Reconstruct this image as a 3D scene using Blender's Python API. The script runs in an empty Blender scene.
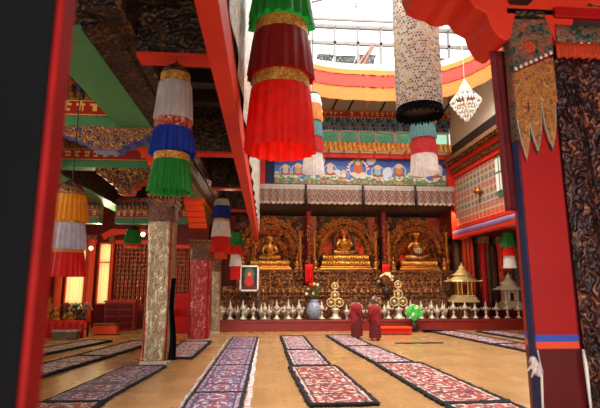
import bpy, bmesh, math, random
from mathutils import Vector, Matrix
PI = math.pi
R = random.Random(7)
SC = bpy.context.scene
COL = SC.collection

# ------------------------------------------------------------------ camera, world, lights, exposure
cam = bpy.data.cameras.new('camera')
camo = bpy.data.objects.new('camera', cam)
COL.objects.link(camo)
SC.camera = camo
cam.sensor_width = 36.0
cam.lens = 36.0 * 465 / 600
cam.clip_start = 0.05
cam.clip_end = 200
camo.location = (0, 0, 2.1)
camo.rotation_euler = (math.radians(90 + 10.0), 0, math.radians(-4.15))
cam.dof.use_dof = True
cam.dof.focus_distance = 13.0
cam.dof.aperture_fstop = 1.5

w = bpy.data.worlds.new('World')
SC.world = w
w.use_nodes = True
bg = w.node_tree.nodes['Background']
bg.inputs[0].default_value = (1.0, 0.985, 0.96, 1)
bg.inputs[1].default_value = 2.0

SC.view_settings.view_transform = 'Standard'
SC.view_settings.look = 'None'
SC.view_settings.exposure = 0.55
SC.view_settings.gamma = 1.0
SC.view_settings.use_curve_mapping = False
SC.cycles.use_denoising = True
SC.cycles.max_bounces = 6
SC.cycles.sample_clamp_indirect = 6.0
SC.cycles.caustics_reflective = False
SC.cycles.caustics_refractive = False


def light(name, kind, loc, energy, color, size=1.0, size_y=None, rot=(0, 0, 0)):
    l = bpy.data.lights.new(name, kind)
    l.energy = energy
    l.color = color
    if kind == 'AREA':
        l.shape = 'RECTANGLE'
        l.size = size
        l.size_y = size_y or size
    else:
        l.shadow_soft_size = size
    o = bpy.data.objects.new(name, l)
    COL.objects.link(o)
    o.location = loc
    o.rotation_euler = rot
    return o


# daylight through the glass roof and the open entrance doors behind the camera
light('skylight_daylight', 'AREA', (5.0, 12.5, 16.5), 3700, (1.0, 0.98, 0.95), 9.5, 13)
light('entrance_daylight', 'AREA', (2.0, -3.4, 2.6), 270, (1.0, 0.93, 0.84), 9, 3.6, (math.radians(90), 0, 0))
light('added_side_fill', 'AREA', (-12.9, 8, 2.8), 260, (1.0, .9, .76), 3.6, 7.6, (0, math.radians(-90), 0))  # fill light added out of view to brighten the left aisle banner
# warm fill added below the altar canopy; aisle point lights without fixtures
for lx in (0.2, 4.2, 8.2):
    light('altar_fill', 'AREA', (lx, 21.9, 5.6), 88, (1.0, 0.66, 0.36), 2.6, 0.3, (math.radians(38), 0, 0))
light('aisle_point_light', 'POINT', (-6.9, 20.0, 4.3), 230, (1.0, 0.78, 0.5), 0.12)
light('aisle_point_light', 'POINT', (-5.2, 7.4, 4.6), 70, (1.0, 0.74, 0.5), 0.2)
light('aisle_point_light', 'POINT', (-1.4, 17.2, 4.9), 24, (1.0, 0.74, 0.5), 0.12)
light('aisle_point_light', 'POINT', (11.6, 19.6, 3.9), 75, (1.0, 0.82, 0.6), 0.12)


# ------------------------------------------------------------------ materials
def lin(c):
    def f(v):
        v /= 255.0
        return v / 12.92 if v <= 0.04045 else ((v + 0.055) / 1.055) ** 2.4
    return (f(c[0]), f(c[1]), f(c[2]), 1.0)


def rgb(h):
    return (int(h[0:2], 16), int(h[2:4], 16), int(h[4:6], 16))


def new_mat(name):
    m = bpy.data.materials.new(name)
    m.use_nodes = True
    nt = m.node_tree
    b = nt.nodes['Principled BSDF']
    return m, nt, b


def bump_from(nt, b, sock, strength, dist=0.02):
    bp = nt.nodes.new('ShaderNodeBump')
    bp.inputs['Strength'].default_value = strength
    bp.inputs['Distance'].default_value = dist
    nt.links.new(sock, bp.inputs['Height'])
    nt.links.new(bp.outputs[0], b.inputs['Normal'])


def plain(name, h, rough=0.6, metal=0.0, var=0.25, scale=6.0, bump=0.15, coat=0.0, emit=None, es=1.0, spec=0.5):
    m, nt, b = new_mat(name)
    c = lin(rgb(h))
    tc = nt.nodes.new('ShaderNodeTexCoord')
    n = nt.nodes.new('ShaderNodeTexNoise')
    n.inputs['Scale'].default_value = scale
    n.inputs['Detail'].default_value = 4
    nt.links.new(tc.outputs['Object'], n.inputs['Vector'])
    r = nt.nodes.new('ShaderNodeValToRGB')
    r.color_ramp.elements[0].position = 0.3
    r.color_ramp.elements[1].position = 0.7
    r.color_ramp.elements[0].color = tuple(v * (1 - var) for v in c[:3]) + (1,)
    r.color_ramp.elements[1].color = tuple(min(1, v * (1 + var * 0.5)) for v in c[:3]) + (1,)
    nt.links.new(n.outputs['Fac'], r.inputs[0])
    nt.links.new(r.outputs[0], b.inputs['Base Color'])
    b.inputs['Roughness'].default_value = rough
    b.inputs['Metallic'].default_value = metal
    b.inputs['Coat Weight'].default_value = coat
    b.inputs['Specular IOR Level'].default_value = spec
    if bump:
        bump_from(nt, b, n.outputs['Fac'], bump)
    if emit:
        b.inputs['Emission Color'].default_value = lin(rgb(emit))
        b.inputs['Emission Strength'].default_value = es
    return m


def ornate(name, cols, scale=8.0, rough=0.45, metal=0.3, bump=0.6, stretch=(1, 1, 1), dist=0.03, warp=0.6):
    """curling ornament: warped rings of a cell pattern through a stepped colour ramp"""
    m, nt, b = new_mat(name)
    tc = nt.nodes.new('ShaderNodeTexCoord')
    mp = nt.nodes.new('ShaderNodeMapping')
    mp.inputs['Scale'].default_value = stretch
    nt.links.new(tc.outputs['Object'], mp.inputs['Vector'])
    n = nt.nodes.new('ShaderNodeTexNoise')
    n.inputs['Scale'].default_value = scale * 0.7
    n.inputs['Detail'].default_value = 2
    nt.links.new(mp.outputs[0], n.inputs['Vector'])
    add = nt.nodes.new('ShaderNodeMixRGB')
    add.blend_type = 'ADD'
    add.inputs[0].default_value = warp / scale * 3
    nt.links.new(mp.outputs[0], add.inputs[1])
    nt.links.new(n.outputs['Color'], add.inputs[2])
    v = nt.nodes.new('ShaderNodeTexVoronoi')
    v.inputs['Scale'].default_value = scale
    nt.links.new(add.outputs[0], v.inputs['Vector'])
    mu = nt.nodes.new('ShaderNodeMath')
    mu.operation = 'MULTIPLY'
    mu.inputs[1].default_value = 11.0
    nt.links.new(v.outputs['Distance'], mu.inputs[0])
    si = nt.nodes.new('ShaderNodeMath')
    si.operation = 'SINE'
    nt.links.new(mu.outputs[0], si.inputs[0])
    mr = nt.nodes.new('ShaderNodeMapRange')
    mr.inputs['From Min'].default_value = -1
    nt.links.new(si.outputs[0], mr.inputs['Value'])
    mix = nt.nodes.new('ShaderNodeMixRGB')
    mix.inputs[0].default_value = 0.45
    sep = nt.nodes.new('ShaderNodeSeparateColor')
    nt.links.new(v.outputs['Color'], sep.inputs[0])
    nt.links.new(mr.outputs[0], mix.inputs[1])
    nt.links.new(sep.outputs[0], mix.inputs[2])
    r = nt.nodes.new('ShaderNodeValToRGB')
    r.color_ramp.interpolation = 'LINEAR'
    els = r.color_ramp.elements
    k = len(cols)
    while len(els) < k:
        els.new(0.5)
    for i, h in enumerate(cols):
        els[i].position = 0.12 + 0.76 * i / max(1, k - 1)
        els[i].color = lin(rgb(h))
    nt.links.new(mix.outputs[0], r.inputs[0])
    nt.links.new(r.outputs[0], b.inputs['Base Color'])
    b.inputs['Roughness'].default_value = rough
    b.inputs['Metallic'].default_value = metal
    bump_from(nt, b, mr.outputs[0], bump, dist)
    return m


def attr_mat(name, rough=0.7, metal=0.0, bump=0.2, coat=0.0, scale=60):
    m, nt, b = new_mat(name)
    a = nt.nodes.new('ShaderNodeAttribute')
    a.attribute_name = 'Col'
    nt.links.new(a.outputs['Color'], b.inputs['Base Color'])
    b.inputs['Roughness'].default_value = rough
    b.inputs['Metallic'].default_value = metal
    b.inputs['Coat Weight'].default_value = coat
    n = nt.nodes.new('ShaderNodeTexNoise')
    n.inputs['Scale'].default_value = scale
    tc = nt.nodes.new('ShaderNodeTexCoord')
    nt.links.new(tc.outputs['Object'], n.inputs['Vector'])
    bump_from(nt, b, n.outputs['Fac'], bump, 0.01)
    return m


def floor_mat():
    m, nt, b = new_mat('wood_floor')
    tc = nt.nodes.new('ShaderNodeTexCoord')
    mp = nt.nodes.new('ShaderNodeMapping')
    mp.inputs['Rotation'].default_value = (0, 0, PI / 2)
    nt.links.new(tc.outputs['Object'], mp.inputs['Vector'])
    br = nt.nodes.new('ShaderNodeTexBrick')
    br.inputs['Scale'].default_value = 1.0
    br.inputs['Brick Width'].default_value = 1.9
    br.inputs['Row Height'].default_value = 0.19
    br.inputs['Mortar Size'].default_value = 0.003
    br.inputs['Color1'].default_value = lin(rgb('BE9362'))
    br.inputs['Color2'].default_value = lin(rgb('B48A5A'))
    br.inputs['Mortar'].default_value = lin(rgb('9C7448'))
    nt.links.new(mp.outputs[0], br.inputs['Vector'])
    n = nt.nodes.new('ShaderNodeTexNoise')
    n.inputs['Scale'].default_value = 0.9
    n.inputs['Detail'].default_value = 6
    nt.links.new(tc.outputs['Object'], n.inputs['Vector'])
    r = nt.nodes.new('ShaderNodeValToRGB')
    r.color_ramp.elements[0].position = 0.35
    r.color_ramp.elements[1].position = 0.7
    r.color_ramp.elements[0].color = (0.86, 0.84, 0.8, 1)
    r.color_ramp.elements[1].color = (1.06, 1.03, 1.0, 1)
    nt.links.new(n.outputs['Fac'], r.inputs[0])
    mx = nt.nodes.new('ShaderNodeMixRGB')
    mx.blend_type = 'MULTIPLY'
    mx.inputs[0].default_value = 1
    nt.links.new(br.outputs['Color'], mx.inputs[1])
    nt.links.new(r.outputs[0], mx.inputs[2])
    nt.links.new(mx.outputs[0], b.inputs['Base Color'])
    mr = nt.nodes.new('ShaderNodeMapRange')
    mr.inputs['To Min'].default_value = 0.16
    mr.inputs['To Max'].default_value = 0.36
    nt.links.new(n.outputs['Fac'], mr.inputs['Value'])
    nt.links.new(mr.outputs[0], b.inputs['Roughness'])
    return m


def glass_mat(name, tint, alpha):
    m = bpy.data.materials.new(name)
    m.use_nodes = True
    nt = m.node_tree
    out = nt.nodes['Material Output']
    nt.nodes.remove(nt.nodes['Principled BSDF'])
    t = nt.nodes.new('ShaderNodeBsdfTransparent')
    t.inputs[0].default_value = lin(rgb(tint))
    g = nt.nodes.new('ShaderNodeBsdfGlossy')
    g.inputs['Roughness'].default_value = 0.08
    mx = nt.nodes.new('ShaderNodeMixShader')
    mx.inputs[0].default_value = alpha
    nt.links.new(t.outputs[0], mx.inputs[1])
    nt.links.new(g.outputs[0], mx.inputs[2])
    nt.links.new(mx.outputs[0], out.inputs[0])
    return m


def cloth_trans(name, h):
    m = bpy.data.materials.new(name)
    m.use_nodes = True
    nt = m.node_tree
    out = nt.nodes['Material Output']
    nt.nodes.remove(nt.nodes['Principled BSDF'])
    t = nt.nodes.new('ShaderNodeBsdfTranslucent')
    t.inputs[0].default_value = lin(rgb(h))
    d = nt.nodes.new('ShaderNodeBsdfDiffuse')
    d.inputs[0].default_value = lin(rgb(h))
    mx = nt.nodes.new('ShaderNodeMixShader')
    mx.inputs[0].default_value = 0.3
    nt.links.new(t.outputs[0], mx.inputs[1])
    nt.links.new(d.outputs[0], mx.inputs[2])
    nt.links.new(mx.outputs[0], out.inputs[0])
    return m


M = {}
M['floor'] = floor_mat()
M['red'] = plain('red_lacquer', 'A20D0B', 0.5, var=0.12, scale=2, bump=0.03, spec=.2)
M['redorange'] = plain('vermilion_paint', 'D0301A', 0.55, spec=.25, var=0.12, scale=2, bump=0.04)
M['orange'] = plain('orange_paint', 'E5481F', 0.5, spec=.3, var=0.1, scale=3, bump=0.04)
M['green'] = plain('green_paint', '3E7A4C', 0.5, var=0.15, scale=2, bump=0.04)
M['darkred'] = plain('dark_maroon_paint', '5E0F10', 0.5, spec=.2, var=0.2, scale=3, bump=0.06)
M['stepred'] = plain('maroon_step_paint', '8E2B22', 0.4, var=0.2, scale=2, bump=0.05)
M['blue'] = plain('cobalt_paint', '203FA8', 0.5, var=0.15, scale=3, bump=0.04)
M['navy'] = plain('navy_cloth', '141C4C', 0.7, var=0.25, scale=9)
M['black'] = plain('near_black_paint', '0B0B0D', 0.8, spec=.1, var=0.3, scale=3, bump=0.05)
M['darkwood'] = plain('dark_brown_wood', '2A1613', 0.6, var=0.35, scale=5)
M['white'] = plain('white_paint', 'E9E6DE', 0.5, var=0.05, scale=3, bump=0.02)
M['cream'] = plain('cream_plaster', 'CDBFA6', 0.7, var=0.08, scale=3, bump=0.05)
M['mauve'] = plain('mauve_plaster', '8E6F9A', 0.6, var=0.15, scale=2, bump=0.03)
M['gold'] = plain('gilt_metal', 'A86C30', 0.32, metal=0.85, var=0.35, scale=14, bump=0.35)
M['goldbright'] = plain('bright_gilt_metal', 'D09A4C', 0.28, metal=0.8, var=0.25, scale=18, bump=0.35)
M['bronze'] = plain('dark_bronze', '9A4C26', 0.38, metal=0.7, var=0.4, scale=12, bump=0.3)
M['palegold'] = plain('pale_gilt', 'D6BE84', 0.4, metal=0.35, var=0.25, scale=16, bump=0.3)
M['silver'] = plain('pale_silver_metal', 'CFC6B0', 0.4, metal=0.2, var=0.2, scale=20, bump=0.2)
M['skin'] = plain('skin', 'A06C50', 0.55, var=0.08, scale=8, bump=0.03)
M['stubble'] = plain('shaved_hair', '5E4238', 0.7, var=0.2, scale=12)
M['robe'] = plain('maroon_robe_cloth', '661418', 0.85, var=0.3, scale=7, bump=0.4)
M['shawl'] = plain('crimson_shawl_cloth', '941C20', 0.85, var=0.3, scale=9, bump=0.4)
M['carve_dark'] = ornate('dark_carved_relief', ['080505', '240F0B', '4A2C17', '1A0B0B', '6E4E28'], 7, 0.5, 0.25, 0.8)
M['carve_gold'] = ornate('gilt_carved_relief', ['1E0806', '5E2012', '9C6828', '42150E', 'C08C40'], 11, 0.42, 0.45, 0.9)
M['carve_redgold'] = ornate('red_gilt_relief', ['140606', '54140F', '86522A', '3A0D0B', 'B4844A'], 10, 0.45, 0.3, 0.8)
M['carve_multi'] = ornate('painted_carved_relief', ['1B2E4F', '7F2A18', 'B98A45', '35563D', '9C3018'], 10, 0.5, 0.15, 0.7)
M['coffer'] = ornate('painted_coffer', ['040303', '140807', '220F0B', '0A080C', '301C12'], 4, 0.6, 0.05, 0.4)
M['brocade_gold'] = ornate('gold_brocade', ['84694E', '9E8866', 'B9A884', '8A6C50', 'DCD0B2'], 12, 0.33, 0.4, 0.35, (1, 1, .6), .015)
M['brocade_red'] = ornate('red_brocade', ['8E1418', 'A8181C', 'BC2020', 'A01618', 'D89888'], 12, 0.4, 0.15, 0.3, (1, 1, .5), .012)
M['brocade_rust'] = ornate('rust_gold_brocade', ['5A2A16', 'B86A2E', '7A3A18', 'D09038', '4B2A18'], 22, 0.5, 0.2, 0.3, (1, 1, 1), .01)
M['brocade_dragon'] = ornate('dark_dragon_brocade', ['0C0606', '240A0C', '4A120F', '140A0C', '8A4E30'], 8, 0.42, 0.25, 0.7, (1, 1, .7), .03, 1.2)
M['brocade_teal'] = ornate('teal_floral_brocade', ['16201C', '2E4A3C', '8E5A34', '1E2430', 'B8472B'], 13, 0.5, 0.15, 0.4, (1, 1, 1), .01)
M['silverbrocade'] = ornate('silver_brocade', ['8E8578', 'BDB5A6', 'D8D2C4', 'A39A8A', 'EFEBE0'], 16, 0.45, 0.15, 0.3, (1, .5, .5), .01)
M['attr'] = attr_mat('woven_colour')
M['attr_paint'] = attr_mat('painted_colour', 0.45, 0.0, 0.05)
M['attr_sheen'] = attr_mat('silky_colour', 0.42, 0.1, 0.15)
def attr_trans(name, w=.5):
    m = bpy.data.materials.new(name)
    m.use_nodes = True
    nt = m.node_tree
    b = nt.nodes['Principled BSDF']
    a = nt.nodes.new('ShaderNodeAttribute')
    a.attribute_name = 'Col'
    t = nt.nodes.new('ShaderNodeBsdfTranslucent')
    mx = nt.nodes.new('ShaderNodeMixShader')
    mx.inputs[0].default_value = w
    nt.links.new(a.outputs['Color'], b.inputs['Base Color'])
    nt.links.new(a.outputs['Color'], t.inputs['Color'])
    nt.links.new(b.outputs[0], mx.inputs[1])
    nt.links.new(t.outputs[0], mx.inputs[2])
    nt.links.new(mx.outputs[0], nt.nodes['Material Output'].inputs[0])
    return m


M['flowered'] = attr_trans('thin_flowered_cloth', .6)
M['glass'] = glass_mat('clear_glass', 'F4F8F6', 0.06)
M['greenglass'] = glass_mat('greenish_window_glass', 'B4CCBE', 0.12)
M['yellowcurtain'] = cloth_trans('pale_yellow_curtain', 'F6DC90')
M['bulb'] = plain('warm_bulb', 'FFE9B8', 0.4, emit='FFD890', es=9, bump=0)
M['crystal'] = plain('crystal_drops', 'F2F0EA', 0.12, var=0.1, scale=40, bump=0.2, emit='FFF6E0', es=0.15)
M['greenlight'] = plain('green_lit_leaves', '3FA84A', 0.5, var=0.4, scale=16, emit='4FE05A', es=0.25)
M['leaf'] = plain('green_leaves', '4E7040', 0.55, var=0.4, scale=12)
M['flower_white'] = plain('cream_petals', 'EFE6B8', 0.6, var=0.15, scale=20)
M['flower_red'] = plain('red_petals', 'C8301E', 0.6, var=0.2, scale=20)
M['flower_pink'] = plain('pink_petals', 'D88A8C', 0.6, var=0.2, scale=20)
M['porcelain'] = plain('blue_white_porcelain', '8C9CB4', 0.2, var=0.5, scale=16, bump=0.02)


def silk(name, h, rough=0.5):
    m = plain(name, h, rough, var=0.18, scale=7, bump=0.12)
    nt = m.node_tree
    b = nt.nodes['Principled BSDF']
    src = b.inputs['Base Color'].links[0].from_socket
    t = nt.nodes.new('ShaderNodeBsdfTranslucent')
    mx = nt.nodes.new('ShaderNodeMixShader')
    mx.inputs[0].default_value = .5
    nt.links.new(src, t.inputs['Color'])
    nt.links.new(b.outputs[0], mx.inputs[1])
    nt.links.new(t.outputs[0], mx.inputs[2])
    nt.links.new(mx.outputs[0], nt.nodes['Material Output'].inputs[0])
    return m


SILK_W = .5
S = {'green': silk('green_silk', '1E8C2E'), 'gold': ornate('gold_band_brocade', ['7C4A18', 'C9902F', '9C3A18', 'E6BE5A'], 30, 0.4, 0.3, 0.3, (1, 1, 1), .006),
     'darkred': silk('deep_red_silk', '8E0E0C'), 'red': silk('bright_red_silk', 'EA1A0C'), 'greywhite': silk('grey_white_silk', 'D2C6C2'),
     'redband': ornate('red_gold_band', ['5A0E10', 'A8241E', '7A1010', 'D8A070'], 26, 0.4, 0.2, 0.3, (1, 1, 1), .006),
     'blue': silk('royal_blue_silk', '1B3AA8'), 'white': silk('white_silk', 'F6F3EE'), 'lilac': silk('pale_lilac_silk', 'D4CFE0'),
     'yellow': silk('marigold_silk', 'FAA620'), 'paleorange': silk('pale_orange_silk', 'F0A050'), 'teal': silk('teal_silk', '6FA5A8'),
     'orange': silk('orange_silk', 'E8542A'), 'rose': silk('rose_red_silk', 'D8383A')}


# ------------------------------------------------------------------ mesh helpers
class MB:
    def __init__(self):
        self.v, self.f, self.mi, self.cols = [], [], [], []
        self.cur = 0
        self.sm = []
        self.smooth = False

    def add(self, vs, fs, col=None):
        o = len(self.v)
        self.v += [tuple(p) for p in vs]
        for f in fs:
            self.f.append(tuple(i + o for i in f))
            self.mi.append(self.cur)
            self.cols.append(col)
            self.sm.append(self.smooth)
        return self

    def box(self, x0, x1, y0, y1, z0, z1, col=None):
        v = [(x0, y0, z0), (x1, y0, z0), (x1, y1, z0), (x0, y1, z0), (x0, y0, z1), (x1, y0, z1), (x1, y1, z1), (x0, y1, z1)]
        return self.add(v, [(0, 3, 2, 1), (4, 5, 6, 7), (0, 1, 5, 4), (1, 2, 6, 5), (2, 3, 7, 6), (3, 0, 4, 7)], col)

    def cbox(self, x0, x1, y0, y1, z0, z1, b=0.02):
        """box with chamfered vertical and horizontal edges"""
        bm = bmesh.new()
        bmesh.ops.create_cube(bm, size=1)
        for v in bm.verts:
            v.co = Vector(((x0 + x1) / 2 + v.co.x * (x1 - x0), (y0 + y1) / 2 + v.co.y * (y1 - y0), (z0 + z1) / 2 + v.co.z * (z1 - z0)))
        bmesh.ops.bevel(bm, geom=list(bm.edges), offset=min(b, (x1 - x0) / 3, (y1 - y0) / 3, (z1 - z0) / 3), segments=2, profile=0.5, affect='EDGES')
        self.frombm(bm)
        return self

    def frombm(self, bm):
        bm.verts.index_update()
        self.add([v.co[:] for v in bm.verts], [tuple(v.index for v in f.verts) for f in bm.faces])
        bm.free()

    def tube(self, pts, r, n=8, cap=True):
        pts = [Vector(p) for p in pts]
        rr = r if isinstance(r, (list, tuple)) else [r] * len(pts)
        vs, fs = [], []
        for i, p in enumerate(pts):
            d = (pts[min(i + 1, len(pts) - 1)] - pts[max(i - 1, 0)])
            d = d.normalized() if d.length > 1e-9 else Vector((0, 0, 1))
            a = d.cross(Vector((0, 0, 1)))
            if a.length < 1e-3:
                a = Vector((1, 0, 0))
            a.normalize()
            b = d.cross(a)
            for k in range(n):
                t = 2 * PI * k / n
                vs.append(p + (a * math.cos(t) + b * math.sin(t)) * rr[i])
        for i in range(len(pts) - 1):
            for k in range(n):
                k2 = (k + 1) % n
                fs.append((i * n + k, i * n + k2, (i + 1) * n + k2, (i + 1) * n + k))
        if cap:
            fs.append(tuple(range(n)))
            fs.append(tuple((len(pts) - 1) * n + k for k in reversed(range(n))))
        return self.add(vs, fs)

    def lathe(self, prof, n=24, c=(0, 0, 0), rf=None, cap=True, sx=1, sy=1):
        """prof [(r,z)] from bottom up; rf(theta, t) scales r"""
        vs, fs = [], []
        m = len(prof)
        for i, (r, z) in enumerate(prof):
            for k in range(n):
                t = 2 * PI * k / n
                q = r * (rf(t, i / max(1, m - 1)) if rf else 1)
                vs.append((c[0] + q * math.cos(t) * sx, c[1] + q * math.sin(t) * sy, c[2] + z))
        for i in range(m - 1):
            for k in range(n):
                k2 = (k + 1) % n
                fs.append((i * n + k, i * n + k2, (i + 1) * n + k2, (i + 1) * n + k))
        if cap:
            fs.append(tuple(reversed(range(n))))
            fs.append(tuple((m - 1) * n + k for k in range(n)))
        return self.add(vs, fs)

    def ball(self, c, r, n=10, m=6):
        r = r if isinstance(r, (list, tuple)) else (r, r, r)
        vs = [(c[0], c[1], c[2] - r[2])]
        fs = []
        for i in range(1, m):
            a = -PI / 2 + PI * i / m
            for k in range(n):
                t = 2 * PI * k / n
                vs.append((c[0] + r[0] * math.cos(a) * math.cos(t), c[1] + r[1] * math.cos(a) * math.sin(t), c[2] + r[2] * math.sin(a)))
        vs.append((c[0], c[1], c[2] + r[2]))
        L = len(vs) - 1
        for k in range(n):
            k2 = (k + 1) % n
            fs.append((0, 1 + k2, 1 + k))
            fs.append((L, 1 + (m - 2) * n + k, 1 + (m - 2) * n + k2))
        for i in range(m - 2):
            for k in range(n):
                k2 = (k + 1) % n
                fs.append((1 + i * n + k, 1 + i * n + k2, 1 + (i + 1) * n + k2, 1 + (i + 1) * n + k))
        return self.add(vs, fs)

    def prism(self, poly, axis, a, b):
        """extrude 2D polygon (u,v): axis 'y' -> (u, a..b, v); axis 'x' -> (a..b, u, v); axis 'z' -> (u,v,a..b)"""
        n = len(poly)

        def P(u, v, t):
            return (u, t, v) if axis == 'y' else ((t, u, v) if axis == 'x' else (u, v, t))
        vs = [P(u, v, a) for u, v in poly] + [P(u, v, b) for u, v in poly]
        fs = [tuple(range(n)), tuple(reversed(range(n, 2 * n)))]
        for i in range(n):
            j = (i + 1) % n
            fs.append((i, j, n + j, n + i))
        return self.add(vs, fs)

    def scroll(self, c, r, turns=1.4, th=0.02, ax='y', flip=1, rot=0, n=5):
        pts = []
        k = 12
        for i in range(k + 1):
            t = i / k
            a = rot + flip * t * turns * 2 * PI
            q = r * (1 - 0.82 * t)
            u, v = q * math.cos(a), q * math.sin(a)
            pts.append((c[0] + u, c[1] - 0.04 * r * i / k, c[2] + v) if ax == 'y' else (c[0], c[1] + u, c[2] + v))
        rr = [th * (1 - 0.35 * i / k) for i in range(k + 1)]
        return self.tube(pts, rr, n)

    def build(self, name, mats, parent=None, loc=None, smooth=None, rz=0):
        me = bpy.data.meshes.new(name)
        me.from_pydata(self.v, [], self.f)
        mats = mats if isinstance(mats, (list, tuple)) else [mats]
        for m in mats:
            me.materials.append(m)
        me.polygons.foreach_set('material_index', self.mi)
        if smooth is None:
            sm = self.sm
        else:
            sm = [smooth] * len(self.f)
        me.polygons.foreach_set('use_smooth', sm)
        if any(c is not None for c in self.cols):
            ca = me.color_attributes.new('Col', 'FLOAT_COLOR', 'CORNER')
            data = []
            for f, c in zip(self.f, self.cols):
                c = c or (0.5, 0.5, 0.5, 1)
                data += list(c) * len(f)
            ca.data.foreach_set('color', data)
        me.update()
        bm = bmesh.new()
        bm.from_mesh(me)
        bmesh.ops.recalc_face_normals(bm, faces=bm.faces)
        bm.to_mesh(me)
        bm.free()
        o = bpy.data.objects.new(name, me)
        COL.objects.link(o)
        if parent:
            o.parent = parent
        if loc:
            o.location = loc
        if rz:
            o.rotation_euler = (0, 0, rz)
        return o


def tag(o, label, cat, group=None, kind=None):
    o['label'] = label
    o['category'] = cat
    if group:
        o['group'] = group
    if kind:
        o['kind'] = kind
    return o


def thing(name, label, cat, loc=(0, 0, 0), rz=0, group=None):
    o = bpy.data.objects.new(name, None)
    o.empty_display_size = 0.1
    COL.objects.link(o)
    o.location = loc
    o.rotation_euler = (0, 0, rz)
    return tag(o, label, cat, group)


def struct(name, mb, mats, label=None, **k):
    o = mb.build(name, mats, **k)
    o['kind'] = 'structure'
    if label:
        o['label'] = label
    return o


def copy_tree(o, parent=None):
    c = o.copy()
    COL.objects.link(c)
    c.parent = parent
    for ch in list(o.children):
        copy_tree(ch, c)
    return c


def remesh(o, voxel, sm=True):
    md = o.modifiers.new('Remesh', 'REMESH')
    md.mode = 'VOXEL'
    md.voxel_size = voxel
    md.use_smooth_shade = True
    s = o.modifiers.new('Smooth', 'SMOOTH')
    s.iterations = 3
    s.factor = 0.6
    return o


def grid_paint(fn, P, nu, nv, mb=None):
    """coloured grid: P(u,v)->xyz, fn(u,v)->hex/tuple"""
    mb = mb or MB()
    o = len(mb.v)
    for j in range(nv + 1):
        for i in range(nu + 1):
            mb.v.append(tuple(P(i / nu, j / nv)))
    for j in range(nv):
        for i in range(nu):
            a = o + j * (nu + 1) + i
            mb.f.append((a, a + 1, a + nu + 2, a + nu + 1))
            mb.mi.append(mb.cur)
            mb.sm.append(mb.smooth)
            c = fn((i + .5) / nu, (j + .5) / nv)
            mb.cols.append(LC(c))
    return mb


_lc = {}


def LC(h):
    if h not in _lc:
        _lc[h] = lin(rgb(h))
    return _lc[h]


ORD = 'first second third fourth fifth sixth seventh eighth ninth tenth eleventh twelfth thirteenth fourteenth fifteenth sixteenth seventeenth eighteenth nineteenth twentieth'.split()


def nth(k):
    if k < 20:
        return ORD[k]
    t, u = divmod(k + 1, 10)
    return {2: 'twent', 3: 'thirt'}[t] + ('ieth' if u == 0 else 'y-' + ORD[u - 1])


def hsh(*a):
    s = 12.9898
    x = 0.0
    for i, q in enumerate(a):
        x += q * (12.9898 + 65.233 * i)
    x = math.sin(x) * 43758.5453
    return x - math.floor(x)


# ------------------------------------------------------------------ setting
XL, XR = -0.38, 9.2       # inner faces of the two upper galleries
struct('floor', MB().box(-13, 15, -4, 27, -0.2, 0), M['floor'])
struct('wall_left', MB().box(-13.2, -13, -4, 4, 0, 6.4).box(-13.2, -13, 12, 26, 0, 6.4).box(-13.2, -13, 4, 12, 0, .9).box(-13.2, -13, 4, 12, 4.6, 6.4), M['darkred'])  # gap in this unseen wall is invented to admit the added side fill
struct('wall_right', MB().box(15, 15.2, -4, 26, 0, 6.4), M['darkred'])
# entrance wall behind the camera with three open doorways
mb = MB()
for a, b in ((-13, -6), (-3, -2.2), (-0.5, 0.2), (4.0, 4.8), (8, 15)):
    mb.box(a, b, -4.2, -4, 0, 4.4)
mb.box(-13, 15, -4.2, -4, 4.4, 6.4)
struct('wall_front', mb, M['darkred'])
# back wall: solid behind the altar, windows in the left aisle
mb = MB()
mb.box(-3.2, 15, 26, 26.2, 0, 6.2)
mb.box(-8.02, -3.2, 25.2, 25.4, 0, 6.4)
mb.box(-9.35, -8.75, 25.2, 25.4, 0, 6.4)
mb.box(-13, -10.35, 25.2, 25.4, 0, 6.4)
for a, b in ((-10.35, -9.35), (-8.75, -8.02)):
    mb.box(a, b, 25.2, 25.4, 0, 1.15)
    mb.box(a, b, 25.2, 25.4, 4.35, 6.4)
mb.box(-3.2, -3.1, 25.2, 26.2, 0, 6.2)
struct('wall_back', mb, M['darkred'])
for i, (a, b) in enumerate(((-10.35, -9.35), (-8.75, -8.02))):
    wf = MB().box(a, a + .06, 25.16, 25.42, 1.15, 4.35).box(b - .06, b, 25.16, 25.42, 1.15, 4.35).box(a, b, 25.16, 25.42, 1.15, 1.22).box(a, b, 25.16, 25.42, 4.28, 4.35).box(a, b, 25.2, 25.4, 3.3, 3.35)
    o = struct('window_%d' % (i + 1), wf, M['orange'])
    MB().box(a + .06, b - .06, 25.3, 25.31, 1.22, 4.28).build('window_pane', M['glass'], o)
    grid = grid_paint(lambda u, v: 'F6DC90', lambda u, v: (a + .06 + u * (b - a - .12), 25.22 + .02 * math.sin(u * 30), 1.22 + v * 3.06), 30, 2)
    grid.cols = [None] * len(grid.cols)
    tag(grid.build('curtain', M['yellowcurtain'], smooth=True),
        ['pale yellow curtain glowing in the aisle window farther from the lattice', 'narrow pale yellow curtain glowing in the window beside the red lattice'][i], 'curtain')
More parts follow.
